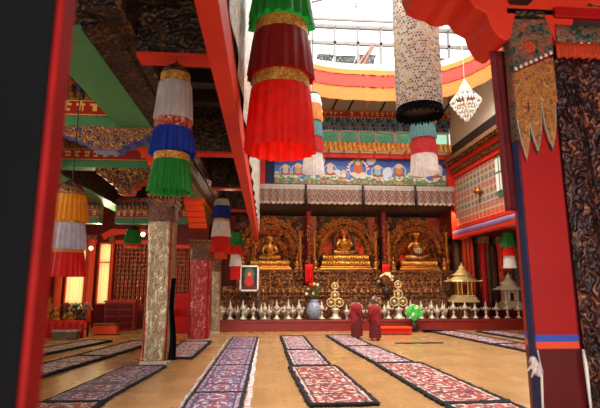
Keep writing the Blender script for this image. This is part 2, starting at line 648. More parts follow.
# upper atrium walls
mb = MB()
mb.box(XL - .25, XL, 4.9, 22, 8.4, 11.7)
struct('wall_left_upper', mb, M['cream'])
struct('wall_left_gallery', MB().box(XL - .2, XL - .012, 3.0, 22, 4.62, 8.4), M['cream'])
struct('wall_front_upper', MB().box(-13, 15, 4.7, 4.9, 5.9, 11.7), M['darkred'])
struct('wall_right_upper', MB().box(XR, XR + .3, 4.9, 22, 8.9, 11.7), M['cream'])
struct('wall_back_upper', MB().box(XL - .25, XR + .6, 22.1, 22.35, 6.95, 9.02).box(XL - .25, XR + .6, 22.1, 22.35, 9.78, 11.7), M['cream'])

# atrium ceiling with its oval opening
CX, CY, RX, RY = 4.6, 12.2, 4.5, 6.9


def oval(t, s=1.0):
    c, q = math.cos(t), math.sin(t)
    e = 2 / 3.3
    return (CX + s * RX * math.copysign(abs(c) ** e, c), CY + s * RY * math.copysign(abs(q) ** e, q))


NO = 96
mb = MB()
outer, inner = [], []
x0, x1, y0, y1 = XL - .25, XR + .3, 4.7, 22.35
for k in range(NO):
    t = 2 * PI * k / NO
    ix, iy = oval(t)
    inner.append((ix, iy))
    c, q = math.cos(t), math.sin(t)
    # push to the rectangle
    sx = ((x1 - CX) if c > 0 else (x0 - CX)) / c if abs(c) > 1e-6 else 1e9
    sy = ((y1 - CY) if q > 0 else (y0 - CY)) / q if abs(q) > 1e-6 else 1e9
    s = min(abs(sx), abs(sy))
    outer.append((CX + c * s, CY + q * s))
vs, fs = [], []
for z in (11.7, 11.85):
    vs += [(x, y, z) for x, y in inner] + [(x, y, z) for x, y in outer]
for k in range(NO):
    j = (k + 1) % NO
    fs += [(k, j, NO + j, NO + k), (2 * NO + k, 3 * NO + k, 3 * NO + j, 2 * NO + j), (k, 2 * NO + k, 2 * NO + j, j)]
mb.add(vs, fs)
struct('ceiling', mb, M['cream'])
# low ceilings of the aisles
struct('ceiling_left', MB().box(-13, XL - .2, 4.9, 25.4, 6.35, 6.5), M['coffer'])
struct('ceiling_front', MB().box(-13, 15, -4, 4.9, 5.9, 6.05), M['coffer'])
struct('ceiling_right', MB().box(XR + .3, 15, 4.9, 22, 4.75, 4.9).box(XR + .6, 15, 22, 26.2, 4.75, 4.9), M['darkred'])
struct('ceiling_altar', MB().box(-3.2, XR + .6, 22.35, 26.2, 6.0, 6.15), M['darkwood'])

# roof beams of the left aisle (longitudinal and cross beams)


def cbeam(name, x0, x1, y0, y1, z0, z1, under, side, label=None):
    mb = MB()
    mb.cur = 1
    mb.box(x0, x1, y0, y1, z0 + .05, z1)
    mb.cur = 0
    mb.box(x0 - .001, x1 + .001, y0 - .001, y1 + .001, z0, z0 + .05)
    return struct(name, mb, [under, side], label)


cbeam('trim_1', -.56, XL, 2.6, 21.9, 4.2, 4.62, M['redorange'], M['redorange'], 'long vermilion beam under the left gallery')
cbeam('trim_2', -3.05, -2.37, 5.6, 24.9, 5.3, 6.35, M['green'], M['carve_dark'], 'long green beam over the aisle pillars')
for i, (a, b) in enumerate(((10.7, 15.6), (17.2, 21.6))):
    struct('trim_%d' % (130 + i), MB().box(-3.06, -2.36, a, b, 5.25, 5.32), M['orange'], 'orange painted underside of the green beam over a pillar')
m = MB()
m.prism([(-2.36, 5.32), (-2.36, 6.3), (-1.82, 6.3), (-1.82, 5.5), (-1.95, 5.42), (-2.05, 5.5), (-2.2, 5.36)], 'y', 5.6, 21.9)
struct('trim_132', m, M['carve_dark'], 'dark carved cornice along the green beam')
cbeam('trim_3', -6.6, -6.0, 5.2, 24.9, 5.3, 6.35, M['green'], M['carve_dark'], 'second green beam deeper in the aisle')
for i, (yy, dd) in enumerate(((6.03, .3), (10.78, .35), (14.85, .35), (19.4, .35))):
    cbeam('trim_%d' % (4 + i), -1.8, -.6, yy, yy + dd, 5.2, 5.7, M['redorange'], M['carve_dark'])
    mb = MB()
    mb.box(-2.36, -.6, yy + .02, yy + .4, 5.7, 5.95)
    mb.box(-2.36, -.6, yy - .06, yy + .46, 5.95, 6.35)
    for k in range(9):
        mb.box(-2.3 + k * .19, -2.2 + k * .19, yy - .16, yy - .06, 5.98, 6.12)
    struct('trim_%d' % (8 + i), mb, M['carve_dark'])
# joists between the cross beams
for i, yy in enumerate((7.0, 7.9, 8.8, 9.8, 12.1, 13.1, 14.0, 16.2, 17.2, 18.2, 20.6)):
    struct('trim_%d' % (12 + i), MB().box(-2.36, -.6, yy, yy + .3, 6.08, 6.35), M['darkwood'])
# carved cross girders left of the green beam
TX0, TX1 = -6.0, -3.06


def text_band(x0, x1, y, z0, z1, seed, mb=None):
    n = int((x1 - x0) / .03)
    nv = 14

    def fn(u, v):
        if v < .08 or v > .92:
            return 'C79A4A'
        gx = u * (x1 - x0) / .26
        c, fx = math.floor(gx), gx - math.floor(gx)
        if hsh(c, seed) < .22 or fx > .78 or fx < .08:
            return '9A1712'
        if .66 < v < .76:
            return 'DDB060'
        if .3 < v < .7 and (abs(fx - .3 - .2 * hsh(c, seed, 1)) < .07 or abs(fx - .62) < .06 and hsh(c, seed, 2) > .4):
            return 'DDB060'
        if abs(v - .36) < .05 and .2 < fx < .6 and hsh(c, seed, 3) > .5:
            return 'DDB060'
        if v > .8 and abs(fx - .4) < .09 and hsh(c, seed, 4) > .5:
            return 'DDB060'
        return '9A1712'
    return grid_paint(fn, lambda u, v: (x0 + u * (x1 - x0), y, z0 + v * (z1 - z0)), n, nv, mb)


def girder(idx, x0, x1, y, d, zb, scale=1.0):
    """painted cross girder: green underside, red text board, dentils, carved bands"""
    mb = MB()
    mb.cur = 0
    mb.box(x0, x1, y, y + d, zb, zb + .2)                  # green fillet
    mb.cur = 1
    mb.box(x0, x1, y + .02, y + d, zb + .2, zb + .56)
    mb.box(x0, x1, y, y + d, zb + .56, zb + 1.04)
    n = int((x1 - x0) / .16)
    for k in range(n):
        a = x0 + (x1 - x0) * (k + .1) / n
        b = x0 + (x1 - x0) * (k + .62) / n
        mb.cur = 2
        mb.box(a, b, y - .1, y, zb + .58, zb + .68)
        mb.cur = 3 if k % 2 else 1
        mb.box(a + .02, b - .02, y - .16, y, zb + .72, zb + .84)
    mb.cur = 4
    mb.box(x0, x1, y - .05, y, zb + .88, zb + .93)
    o = struct('trim_%d' % idx, mb, [M['green'], M['carve_multi'], M['goldbright'], M['blue'], M['redorange']])
    text_band(x0, x1, y - .012, zb + .22, zb + .54, idx).build('text_board', M['attr_paint'], o)
    return o


cbeam('trim_29', -6, -1.8, 5.3, 6.0, 5.45, 6.3, M['carve_dark'], M['carve_dark'])
girder(30, TX0, TX1, 13.35 - .2, .4, 5.4)
girder(31, TX0, TX1, 18.75, .4, 4.55)
girder(32, TX0, TX1, 9.3, .4, 5.3)
girder(33, -12.9, -6.6, 18.75, .4, 4.55)
girder(34, -12.9, -6.6, 13.15, .4, 5.4)


def bow(cx, y0, y1, ztop, h, half, axis='x'):
    """stepped bow-shaped bracket outline, (u,z) polygon centred on cx"""
    pts = []
    prof = [(0.16, 0), (.22, .02), (.26, .2), (.36, .24), (.42, .4), (.54, .42), (.62, .58), (.74, .6), (.84, .76), (.95, .78), (1.0, .9), (1.0, 1.0)]
    for u, v in prof:
        pts.append((cx + u * half, ztop - h + v * h))
    left = [(2 * cx - u, v) for u, v in reversed(pts)]
    return left + pts


# ------------------------------------------------------------------ pillars
def squircle(t, e=4.0):
    c, q = abs(math.cos(t)), abs(math.sin(t))
    return 1.0 / ((c ** e + q ** e) ** (1 / e))


def aisle_pillar(x, y, wd, zc, label, cloth, clabel, brk=1.3, cloth_bottom=.12):
    t = thing('pillar', label, 'pillar', (x, y, 0))
    h = wd / 2
    m = MB().cbox(-h * .86, h * .86, -h * .86, h * .86, 0, zc, .03)
    m.build('shaft', M['red'], t)
    m = MB().cbox(-h * .98, h * .98, -h * .98, h * .98, 0, .1, .02)
    m.build('base', M['silver'], t)
    m = MB()
    m.cbox(-h * 1.02, h * 1.02, -h * 1.02, h * 1.02, zc, zc + .08, .02)
    m.cbox(-h * 1.12, h * 1.12, -h * 1.12, h * 1.12, zc + .08, zc + .2, .02)
    for k in range(7):
        a = -h + 2 * h * (k + .2) / 7
        m.box(a, a + h * .17, -h * 1.2, h * 1.2, zc + .2, zc + .28)
    m.cbox(-h * 1.1, h * 1.1, -h * 1.1, h * 1.1, zc + .28, zc + .36, .02)
    m.build('capital', M['carve_multi'], t)
    # brocade wrapped round the shaft
    rf = lambda th, s: squircle(th) * (1 + .025 * math.sin(th * 9 + s * 5) + .02 * math.sin(th * 17 - s * 9) * (1 - s))
    prof = [(h * (1.0 - .05 * math.sin(i / 20 * PI)), cloth_bottom + (zc - cloth_bottom - .45) * i / 20) for i in range(21)]
    m = MB().lathe(prof, 72, rf=rf, cap=False)
    o = m.build('brocade_cover', cloth, t, smooth=True)
    o['label'] = clabel
    m = MB().lathe([(h * 1.0, zc - .45), (h * 1.04, zc - .3), (h * 1.0, zc - .15), (h, zc)], 72, rf=lambda th, s: squircle(th) * (1 + .02 * math.sin(th * 28)), cap=False)
    m.build('collar', M['brocade_teal'], t, smooth=True)
    return t


P1 = aisle_pillar(-3.0, 13.7, .75, 4.35, 'tall aisle pillar wrapped in pale gold brocade', M['brocade_gold'], 'pale gold and brown brocade wrapping')
P2 = aisle_pillar(-2.58, 18.95, .82, 3.55, 'aisle pillar wrapped in red floral brocade behind the gold one', M['brocade_red'], 'red brocade wrapping with pale flowers')
P3 = aisle_pillar(-2.28, 21.95, .42, 3.2, 'narrow gold wrapped pillar at the end of the altar step', M['brocade_gold'], 'gold brocade wrapping')
# navy strip hanging down the side of the gold pillar
m = grid_paint(lambda u, v: '10142E', lambda u, v: (.375 + .03 * math.sin(v * 7) + .2 * u * (1.05 - .5 * v), -.36 + .05 * math.sin(u * 9 + v * 4), .12 + v * 2.2), 8, 24)
m.cols = [None] * len(m.cols)
m.build('side_flap', M['black'], P1, smooth=True)['label'] = 'black cloth flap down one side'
# bow brackets over the pillars


def bracket(name, label, x, y, ztop, h, half, d, face, under, axis):
    mb = MB()
    poly = bow(0, 0, 0, ztop, h, half)
    mb.cur = 0
    mb.prism(poly, 'y' if axis == 'x' else 'x', -d / 2, d / 2)
    o = mb.build(name, [face, under], None, (x, y, 0))
    # undersides take the paint colour
    for p in o.data.polygons:
        if p.normal.z < -.25 or (abs(p.normal.z) < .7 and abs(p.normal.x if axis == 'x' else p.normal.y) > .7):
            p.material_index = 1
    return tag(o, label, 'bracket')


bracket('bow_bracket', 'carved bow bracket over the gold wrapped pillar', -2.72, 13.75, 5.3, .55, 1.9, .7, M['carve_gold'], M['orange'], 'y')
bracket('bow_bracket', 'carved bow bracket over the red brocade pillar', -2.72, 18.95, 5.3, .95, 1.7, .7, M['carve_gold'], M['orange'], 'y')
bracket('cross_bracket', 'gilt carved cross bracket under the red lettered board by the gold pillar', -3.98, 13.35, 5.4, .75, .87, .36, M['carve_gold'], M['orange'], 'x')
bracket('cross_bracket', 'blue edged carved cross bracket high beside the near green beam', -3.25, 9.5, 5.3, .5, 1.2, .36, M['carve_multi'], M['blue'], 'x')

# near dark pillar at the left edge, out of focus
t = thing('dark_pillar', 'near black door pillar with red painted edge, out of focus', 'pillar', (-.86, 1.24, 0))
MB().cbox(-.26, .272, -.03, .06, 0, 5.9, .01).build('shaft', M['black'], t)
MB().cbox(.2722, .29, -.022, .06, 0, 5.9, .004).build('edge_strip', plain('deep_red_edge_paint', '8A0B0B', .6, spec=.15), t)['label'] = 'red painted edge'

# right foreground pillar
t = thing('red_pillar', 'big square red pillar near the camera with blue and orange bands', 'pillar', (2.84, 4.72, 0))


def pil(z0, z1, g=0.0):
    return MB().prism([(-.215 - g, -.22 - g), (.215 + g, -.22 - g), (.215 + g, -.1), (.08, .22), (-.08, .22), (-.215 - g, -.1)], 'z', z0, z1)


pil(1.63, 5.05).build('shaft', M['red'], t)
pil(0, 1.5).build('lower_shaft', M['darkred'], t)['label'] = 'dark maroon lower shaft'
pil(1.565, 1.63, .004).build('blue_band', M['blue'], t)
pil(1.5, 1.565, .004).build('orange_band', M['orange'], t)
MB().cbox(-.232, -.216, -.215, -.1, 0, 4.9, .004).build('side_board', M['navy'], t)['label'] = 'navy blue side board'
MB().cbox(.216, .36, -.16, -.08, 0, 4.95, .01).build('flank_board', M['darkred'], t)['label'] = 'dark maroon flank board'
m = MB()
m.cbox(-.25, .25, -.25, .25, 4.9, 5.0, .02)
m.cbox(-.28, .28, -.28, .28, 5.0, 5.1, .02)
m.build('capital', M['carve_dark'], t)
# red scalloped bow bracket over it
poly = [(-1.25, 5.88), (-1.25, 5.45), (-1.2, 5.3), (-1.1, 5.25), (-.98, 5.22), (-.9, 5.16), (-.78, 5.16), (-.7, 5.2), (-.62, 5.08), (-.5, 5.02), (-.47, 4.9), (-.43, 4.82),
        (-.38, 4.74), (-.3, 4.7), (-.25, 4.72), (-.2, 4.9), (-.15, 5.05)]
poly = poly + [(-u, v) for u, v in reversed(poly)]
o = MB().prism(poly, 'y', -.28, .28).build('scalloped_bracket', M['redorange'], None, (2.84, 4.72, 0))
bv = o.modifiers.new('Bevel', 'BEVEL')
bv.width = .012
bv.segments = 2
tag(o, 'scalloped vermilion bow bracket on top of the big red pillar', 'bracket')
tag(MB().lathe([(.1, 0), (.13, .03), (.1, .08), (.04, .12)], 20).build('boss', M['darkwood'], None, (2.72, 4.4, 5.12)), 'round dark wooden boss on the red bracket above the pillar', 'boss')

# pointed brocade pennants on the pillar front
t = thing('pointed_pillar_hanging', 'rust and gold brocade collar with three pointed tongues on the red pillar', 'hanging', (2.84, 4.485, 3.3))


def tongue(xc, w, ztop, zpt, mb, grow, y, yy=.01):
    pts = []
    k = 10
    for i in range(k + 1):
        q = i / k
        pts.append((xc - (w / 2 + grow) * (1 - q ** 2.4), ztop + (zpt - grow * 3 - ztop) * q))
    pts = pts + [(2 * xc - a, b) for a, b in reversed(pts[:-1])]
    mb.prism(pts, 'y', y, y + yy)


m, m2, m3 = MB(), MB(), MB()
for xc, zp in ((-.165, .12), (-.035, .2), (.125, .24)):
    tongue(xc, .145, .78, zp, m, .02, -.012)
    tongue(xc, .145, .78, zp, m3, .006, -.018)
    tongue(xc, .145, .79, zp, m2, .0, -.024)
m.build('teal_border', M['brocade_teal'], t)
m3.build('pale_piping', M['silver'], t)
m2.build('tongue_panel', M['brocade_rust'], t)
MB().prism([(-.235, .72), (.222, .72), (.222, 1.24), (-.235, 1.03)], 'y', -.028, .0).build('panel', M['brocade_rust'], t)
MB().prism([(-.24, 1.05), (.226, 1.27), (.226, 1.66), (-.24, 1.66)], 'y', -.034, .0).build('upper_panel', M['brocade_teal'], t)['label'] = 'dark teal floral upper panel'
m = MB()
for k in range(8):
    m.ball((-.21 + k * .058, -.038, 1.08 + k * .028), (.02, .01, .022))
m.build('bead_row', M['silver'], t)
MB().box(-.25, -.236, -.02, .1, .3, 1.62).build('side_panel', M['brocade_teal'], t)
m = MB()
m.smooth = True
for k in range(8):
    a = k * PI / 4
    m.ball((-.03 + .045 * math.cos(a), -.036, 1.34 + .045 * math.sin(a)), (.026, .008, .026))
m.ball((-.03, -.04, 1.34), (.03, .01, .03))
m.build('appliqued_flower', S['orange'] if 'orange' in S else M['orange'], t)

# maroon cloth hanging behind the pillar and dark dragon brocade on its other side


def wavy(name, mat, x0, x1, y, z0, z1, amp, freq, n=40, nz=16, parent=None, slope=0, thick=.01, dy=0, phase=0, swell=0):
    mb = MB()
    g = grid_paint(lambda u, v: '000000', lambda u, v: (x0 + u * (x1 - x0) + slope * (1 - v), y + dy * u + amp * math.sin(u * freq + phase + swell * v) * (1.15 - .5 * v), z0 + v * (z1 - z0)), n, nz, mb)
    g.cols = [None] * len(g.cols)
    o = g.build(name, mat, parent, smooth=True)
    sd = o.modifiers.new('Solidify', 'SOLIDIFY')
    sd.thickness = thick
    return o


M['maroon_cloth'] = plain('maroon_cloth', '6A0D14', .75, var=.25, scale=4, bump=.2)
tag(wavy('maroon_curtain', M['maroon_cloth'], 2.47, 2.72, 4.68, 2.88, 4.7, .012, 22, slope=.04), 'narrow dark maroon curtain behind the big red pillar', 'curtain')
t = thing('dragon_brocade_hanging', 'dark brocade hanging with bronze dragons beside the red pillar', 'hanging', (3.6, 4.5, 0))
wavy('drape', M['brocade_dragon'], -.5, 1.2, .0, .3, 4.62, .045, 34, 90, 30, t, swell=2, slope=.02)
wavy('pleated_valance', S['orange'], -.5, 1.2, -.07, 4.52, 4.7, .02, 120, 200, 3, t)
wavy('valance_top', M['brocade_teal'], -.5, 1.2, -.075, 4.7, 4.9, .004, 20, 40, 3, t)
MB().box(-.52, 1.2, -.04, .04, 4.9, 4.98).build('rod', M['darkwood'], t)
cbeam('trim_40', 3.1, 14, 4.45, 4.95, 5.1, 5.9, M['redorange'], M['carve_dark'])
m = MB().cbox(3.1, 8.0, 4.4, 4.5, 4.98, 5.1, .01)
struct('trim_41', m, M['red'])

# white scarf knotted round the pillar and its hanging ends
t = thing('white_scarf', 'white and pink scarf knotted at the side of the red pillar', 'scarf', (2.6, 4.46, 1.3))
m = MB()
m.smooth = True
m.ball((-.03, 0, .05), (.04, .045, .06))
m.ball((-.05, -.01, .1), (.03, .04, .04))
m.ball((0, -.01, .0), (.035, .035, .05))
for k in range(6):
    a = k * 1.1
    m.tube([(-.02, 0, .05), (-.05 + .02 * math.cos(a), .02 * math.sin(a), .05 + .05 * math.sin(a)), (-.06 + .05 * math.cos(a), 0, .02 + .08 * math.sin(a))], [.02, .016, .006], 6)
m.build('knot', ornate('pink_white_silk', ['A85068', 'E8DAD8', 'F2ECEA', 'C890A0'], 30, .5, 0, .3), t)
m = MB()
m.smooth = True
m.tube([(0, -.02, .2), (.015, -.025, 0), (.0, -.02, -.3), (.01, -.02, -.9)], [.008, .012, .01, .008], 6)
m.tube([(.455, -.02, .2), (.46, -.025, .05), (.47, -.02, -.3), (.47, -.02, -.9)], [.01, .02, .012, .008], 6)
m.build('scarf_end', M['white'], t)

# ------------------------------------------------------------------ gallery fronts
# left: silver brocade along the fascia
m = grid_paint(lambda u, v: '000000', lambda u, v: (XL + .03 + .02 * math.sin(u * 90), 3.1 + u * 18.8, 4.62 + v * 3.7), 300, 3)
m.cols = [None] * len(m.cols)
tag(m.build('silver_brocade_curtain', M['silverbrocade'], smooth=True), 'long silver brocade curtain covering the left gallery front above the vermilion beam', 'curtain')
# right: painted panels
t = struct('wall_right_gallery', MB().box(XR, XR + .3, 4.9, 22, 4.5, 7.3), M['redorange'])


def rp(u, v):
    a, b = u * 17.1 / .36, v * 2.3 / .3
    fx, fy = a - math.floor(a), b - math.floor(b)
    if fx < .14 or fy < .14:
        return 'C6A987'
    r = math.hypot(fx - .57, fy - .57)
    if v < .12:
        return 'C85A3A'
    if r < .14:
        return 'C2403A'
    if r < .27:
        return ['3F6A4E', 'B8705E', '4A6A80'][int(b) % 3]
    return ['A8866E', 'A06A60', '7F8E72'][int(b) % 3]


o = grid_paint(rp, lambda u, v: (XR - .012, 4.9 + u * 17.1, 4.95 + v * 2.3), 480, 52).build('painted_panel', M['attr_paint'], t)
m = MB()
m.cur = 0
m.cbox(XR - .12, XR + .2, 4.9, 22, 4.75, 4.95, .03)
m.cur = 1
m.tube([(XR + .02, 4.9, 4.62), (XR + .02, 22, 4.62)], .17, 16)
m.cur = 2
m.box(XR - .1, XR + .3, 4.9, 22, 4.38, 4.5)
struct('trim_50', m, [M['redorange'], M['mauve'], M['redorange']])
m = MB()
m.cur = 0
m.box(XR - .08, XR + .3, 4.9, 22.0, 7.3, 7.5)
m.cur = 1
m.box(XR - .16, XR + .3, 4.9, 22.0, 7.5, 7.72)
m.cur = 2
m.box(XR - .22, XR + .3, 4.9, 22.0, 7.72, 7.95)
m.cur = 3
m.box(XR - .5, XR + .3, 4.9, 22.0, 8.02, 8.2)
for k in range(56):
    m.cur = 1
    m.box(XR - .45, XR + .1, 5 + k * .3, 5.1 + k * .3, 7.9, 8.04)
m.cur = 4
m.box(XR - .1, XR + .3, 4.9, 22.0, 8.2, 8.9)
struct('trim_51', m, [M['redorange'], M['carve_gold'], M['redorange'], M['carve_multi'], M['darkwood']])
for i, yy in enumerate((17.2, 13.2, 9.2)):
    m = MB()
    m.box(XR - .06, XR - .0, yy - .32, yy + .32, 5.6, 7.2)
    m.cur = 1
    m.box(XR - .09, XR - .05, yy - .1, yy + .3, 5.8, 7.1)
    m.cur = 0
    m.box(XR - .1, XR - .05, yy - .02, yy + .04, 5.7, 7.15)
    m.box(XR - .1, XR - .05, yy - .3, yy + .3, 6.5, 6.56)
    struct('window_%d' % (10 + i), m, [M['green'], M['white']])
m = MB()
m.lathe([(.02, 0), (.16, .02), (.2, .1), (.12, .22), (.06, .3)], 16)
tag(m.build('gilt_medallion', M['gold'], None, (XR - .14, 19.0, 6.0)), 'small gilt medallion on the right gallery panels', 'medallion')

# ------------------------------------------------------------------ back wall above the altar
BX0, BX1 = .35, 9.3
YB = 22.08
figs = [(.20, .5, 'D98C3A', .55), (.305, .55, 'E3D9C8', .8), (.06, .5, 'C9CCB8', .7), (.13, .52, 'CFA57C', .8), (.46, .6, 'D86A2C', 1.15), (.57, .5, '9FC4D0', .8), (.69, .55, 'E08A3C', .85), (.8, .48, 'D8C7A0', .75), (.9, .5, 'C2744A', .75), (.38, .35, 'EFE4D0', .6)]


def mural(u, v):
    x, z = u * (BX1 - BX0), v * 1.3
    for fu, fv, c, s in figs:
        dx, dz = (x - fu * (BX1 - BX0)) / s, (z - fv * 1.3 * .9) / s
        if math.hypot(dx, dz - .33) < .11:
            return 'E8C9A0'
        if (dx / .2) ** 2 + ((dz - .08) / .22) ** 2 < 1:
            return c
        if (dx / .36) ** 2 + ((dz + .15) / .1) ** 2 < 1:
            return 'B4543A' if c != 'D86A2C' else 'E8DCC0'
        if math.hypot(dx, dz - .33) < .2:
            return '6FA05A' if c[0] == 'D' else 'E6D490'
        if .36 < math.hypot(dx, dz - .08) < .4:
            return 'F0E6D0'
        if .4 < math.hypot(dx, dz) < .5 and s > 1 and dz > 0:
            return 'E9E4EE' if int(math.atan2(dz, dx) * 7) % 2 else 'C8372C'
    h = .34 + .09 * math.sin(x * 3.1) + .06 * math.sin(x * 7.7 + 1) + .04 * math.sin(x * 17)
    if v < h * .55:
        return ['5E8A54', 'B59B6C', '4F7F66', 'A8604A'][int(hsh(int(x * 9), int(z * 14)) * 4)]
    if v < h:
        return ['6FA263', 'DFE3D2', '86AE7C', 'D9D2B8'][int(hsh(int(x * 8), int(z * 10), 3) * 4)]
    cl = math.sin(x * 2.3 + 3 * v) + math.sin(x * 5.1 - 4 * v) * .6
    if cl > 1.05:
        return 'D6E2EE'
    return '2C56B4' if v > .7 else '4A7CC8'


o = grid_paint(mural, lambda u, v: (BX0 + u * (BX1 - BX0), YB - .03, 7.0 + v * 1.3), 420, 62).build('painted_mural', M['attr_paint'])
sd = o.modifiers.new('Solidify', 'SOLIDIFY')
sd.thickness = .03
tag(o, 'long mural of seated deities under blue sky above the brocade canopy', 'mural')
for i, (a, b) in enumerate(((XL, BX0), (BX1, XR + .5))):
    struct('trim_%d' % (60 + i), MB().box(a, b, YB - .06, YB + .1, 6.95, 8.35), M['navy'])
for i, a in enumerate((XL - .02, XR - .28)):
    struct('trim_%d' % (62 + i), MB().cbox(a, a + .3, YB - .3, YB, 6.2, 8.3, .02), M['redorange'])
# ledge with gold scalloped cloth
m = MB()
m.cur = 0
m.box(XL, XR, YB - .3, YB + .05, 8.3, 8.5)
m.cur = 1
m.box(XL, XR, YB - .42, YB + .05, 8.5, 8.62)
m.cur = 2
for k in range(13):
    xx = XL + .3 + k * .76
    m.box(xx - .05, xx + .05, YB - .46, YB - .38, 8.25, 8.66)
struct('trim_64', m, [M['orange'], M['cream'], M['redorange']])
g = grid_paint(lambda u, v: ['F2C24E', 'E8A93A', 'F6DA86'][int(hsh(int(u * 160), int(v * 4)) * 3)] if v > .25 or (u * 40) % 1 > .2 else 'C98A2E',
               lambda u, v: (XL + u * (XR - XL), YB - .45 - .04 * math.sin(u * 250) - .02 * (1 - v), 8.66 + v * .36 - (1 - v) * .08 * abs(math.sin(u * 40 * PI))), 320, 6)
o = g.build('gold_ledge_cloth', M['attr_sheen'], smooth=True)
tag(o, 'golden scalloped cloth along the ledge under the upper windows', 'cloth')
struct('trim_65', MB().box(XL, XR, YB - .43, YB + .03, 8.62, 9.02), M['orange'])
# upper windows: white frames, greenish panes
xs = [XL + .2 + k * .94 for k in range(11)]
for i in range(10):
    a, b = xs[i], xs[i + 1] - .02
    m = MB()
    m.box(a, a + .07, YB, YB + .14, 9.02, 9.78).box(b - .07, b, YB, YB + .14, 9.02, 9.78).box(a, b, YB, YB + .14, 9.02, 9.08).box(a, b, YB, YB + .14, 9.71, 9.78)
    o = struct('window_%d' % (20 + i), m, M['white'])
    MB().box(a + .07, b - .07, YB + .07, YB + .08, 9.08, 9.71).build('window_pane', M['greenglass'], o)
# gallery room seen through those windows
struct('wall_back_outer', MB().box(XL, XR, 24.4, 24.5, 8.8, 11.7), plain('pale_green_plaster', 'A9CDB8', .7))
# frieze of blue and green brackets with lettered red board
m = MB()
for r_ in range(3):
    n = 56
    for k in range(n):
        xx = XL + (XR - XL) * (k + .5 * (r_ % 2) + .1) / n
        m.cur = (k + r_) % 3
        m.cbox(xx, xx + .12, YB - .1 - .1 * r_, YB + .02, 9.8 + r_ * .18, 9.93 + r_ * .18, .02)
        m.cur = 3
        m.box(xx + .02, xx + .1, YB - .14 - .1 * r_, YB, 9.93 + r_ * .18, 9.98 + r_ * .18)
o = struct('trim_66', m, [M['blue'], plain('turquoise_paint', '3F9A86', .5), plain('sky_blue_paint', '6FA6C8', .5), M['goldbright']])
struct('trim_67', MB().box(XL, XR, YB - .3, YB + .05, 10.36, 10.72), M['darkred'])
g = text_band(XL, XR, YB - .31, 10.36, 10.7, 5)
tag(g.build('lettered_board', M['attr_paint']), 'red board of gold letters along the top of the blue frieze', 'sign')
# struts above
for i in range(12):
    xx = XL + .3 + i * .82
    struct('trim_%d' % (70 + i), MB().tube([(xx, YB - .05, 10.8), (xx + .45, YB - .9, 11.68)], .05, 6), M['darkwood'] if i % 3 else M['cream'])

# brocade canopy over the altar, in four hung pieces


def canopy(u, v, s):
    a = u * 20
    zig = abs((a + s) % 1 - .5)
    if v > .78:
        return 'B8AE9E' if (a * 2) % 1 > .25 else '8E8074'
    if v < .1:
        return 'C8BCA6' if (a * 2) % 1 > .3 else '5B3A2E'
    q = (v * 3.2 + zig * 1.8) % 1
    return 'B8A48E' if q < .2 else ('4E3026' if q < .6 else ('8E6A54' if q < .8 else '7A3C36'))


cxs = [XL, 1.86, 4.62, 7.2, XR + .42]
for i in range(4):
    a, b = cxs[i] + .02, cxs[i + 1] - .02
    g = grid_paint(lambda u, v: canopy(u, v, i), lambda u, v: (a + u * (b - a), 21.75 + .035 * math.sin(u * 40) * (1 - v), 5.92 + v * .98 + .05 * abs(math.sin(u * 10 * PI)) * (1 - v)), 150, 16)
    o = g.build('brocade_valance', M['attr_sheen'], smooth=True)
    sd = o.modifiers.new('Solidify', 'SOLIDIFY')
    sd.thickness = .015
    tag(o, ['silver brown brocade valance nearest the vermilion beam', 'silver brown brocade valance second from the vermilion beam',
            'silver brown brocade valance above the right side of the central shrine', 'silver brown brocade valance next to the right gallery'][i], 'valance', 'brocade valances over the altar')
for i in (1, 2, 3):
    m = MB()
    m.smooth = True
    m.tube([(cxs[i], 21.7, 6.9), (cxs[i], 21.66, 6.4), (cxs[i] + .02, 21.69, 5.75)], [.05, .07, .09], 8)
    tag(m.build('valance_tie', M['darkwood']), ['dark tie between valances over the gap beside the central shrine', 'dark tie on the canopy above the central seated figure', 'dark tie on the canopy above the right hand shrine'][i - 1], 'tie')
struct('trim_133', MB().cbox(9.16, 9.75, 21.7, 22.3, 4.35, 8.3, .03), M['redorange'], 'orange red corner post of the right gallery')
struct('trim_135', MB().box(9.8, 9.9, 22.35, 25.9, 4.9, 6.1), M['darkred'])
struct('trim_134', MB().box(9.7, 15, 22.0, 22.35, 4.75, 8.3), M['darkred'])
struct('trim_90', MB().box(XL - .2, XR + .5, 21.8, 22.4, 6.0, 6.95), M['darkwood'])

# ------------------------------------------------------------------ altar
# red step
m = MB().cbox(-2.5, 13.6, 22.5, 25.94, 0, .5, .02)
m.cbox(-2.54, 13.64, 22.46, 22.6, .42, .5, .015)
tag(m.build('altar_step', M['stepred']), 'long maroon altar step carrying the row of offering lamps', 'step')
# tiered shelf behind the offering lamps
m = MB().cbox(-2.4, 9.2, 23.5, 24.22, .5, 1.6, .02)
m.cbox(-2.4, 9.2, 23.8, 24.24, 1.6, 2.1, .02)
m.cbox(-2.44, 9.24, 23.45, 23.85, 1.55, 1.63, .01)
tag(m.build('offering_shelf', M['carve_redgold']), 'two stepped carved shelf running behind the offering lamps', 'shelf')


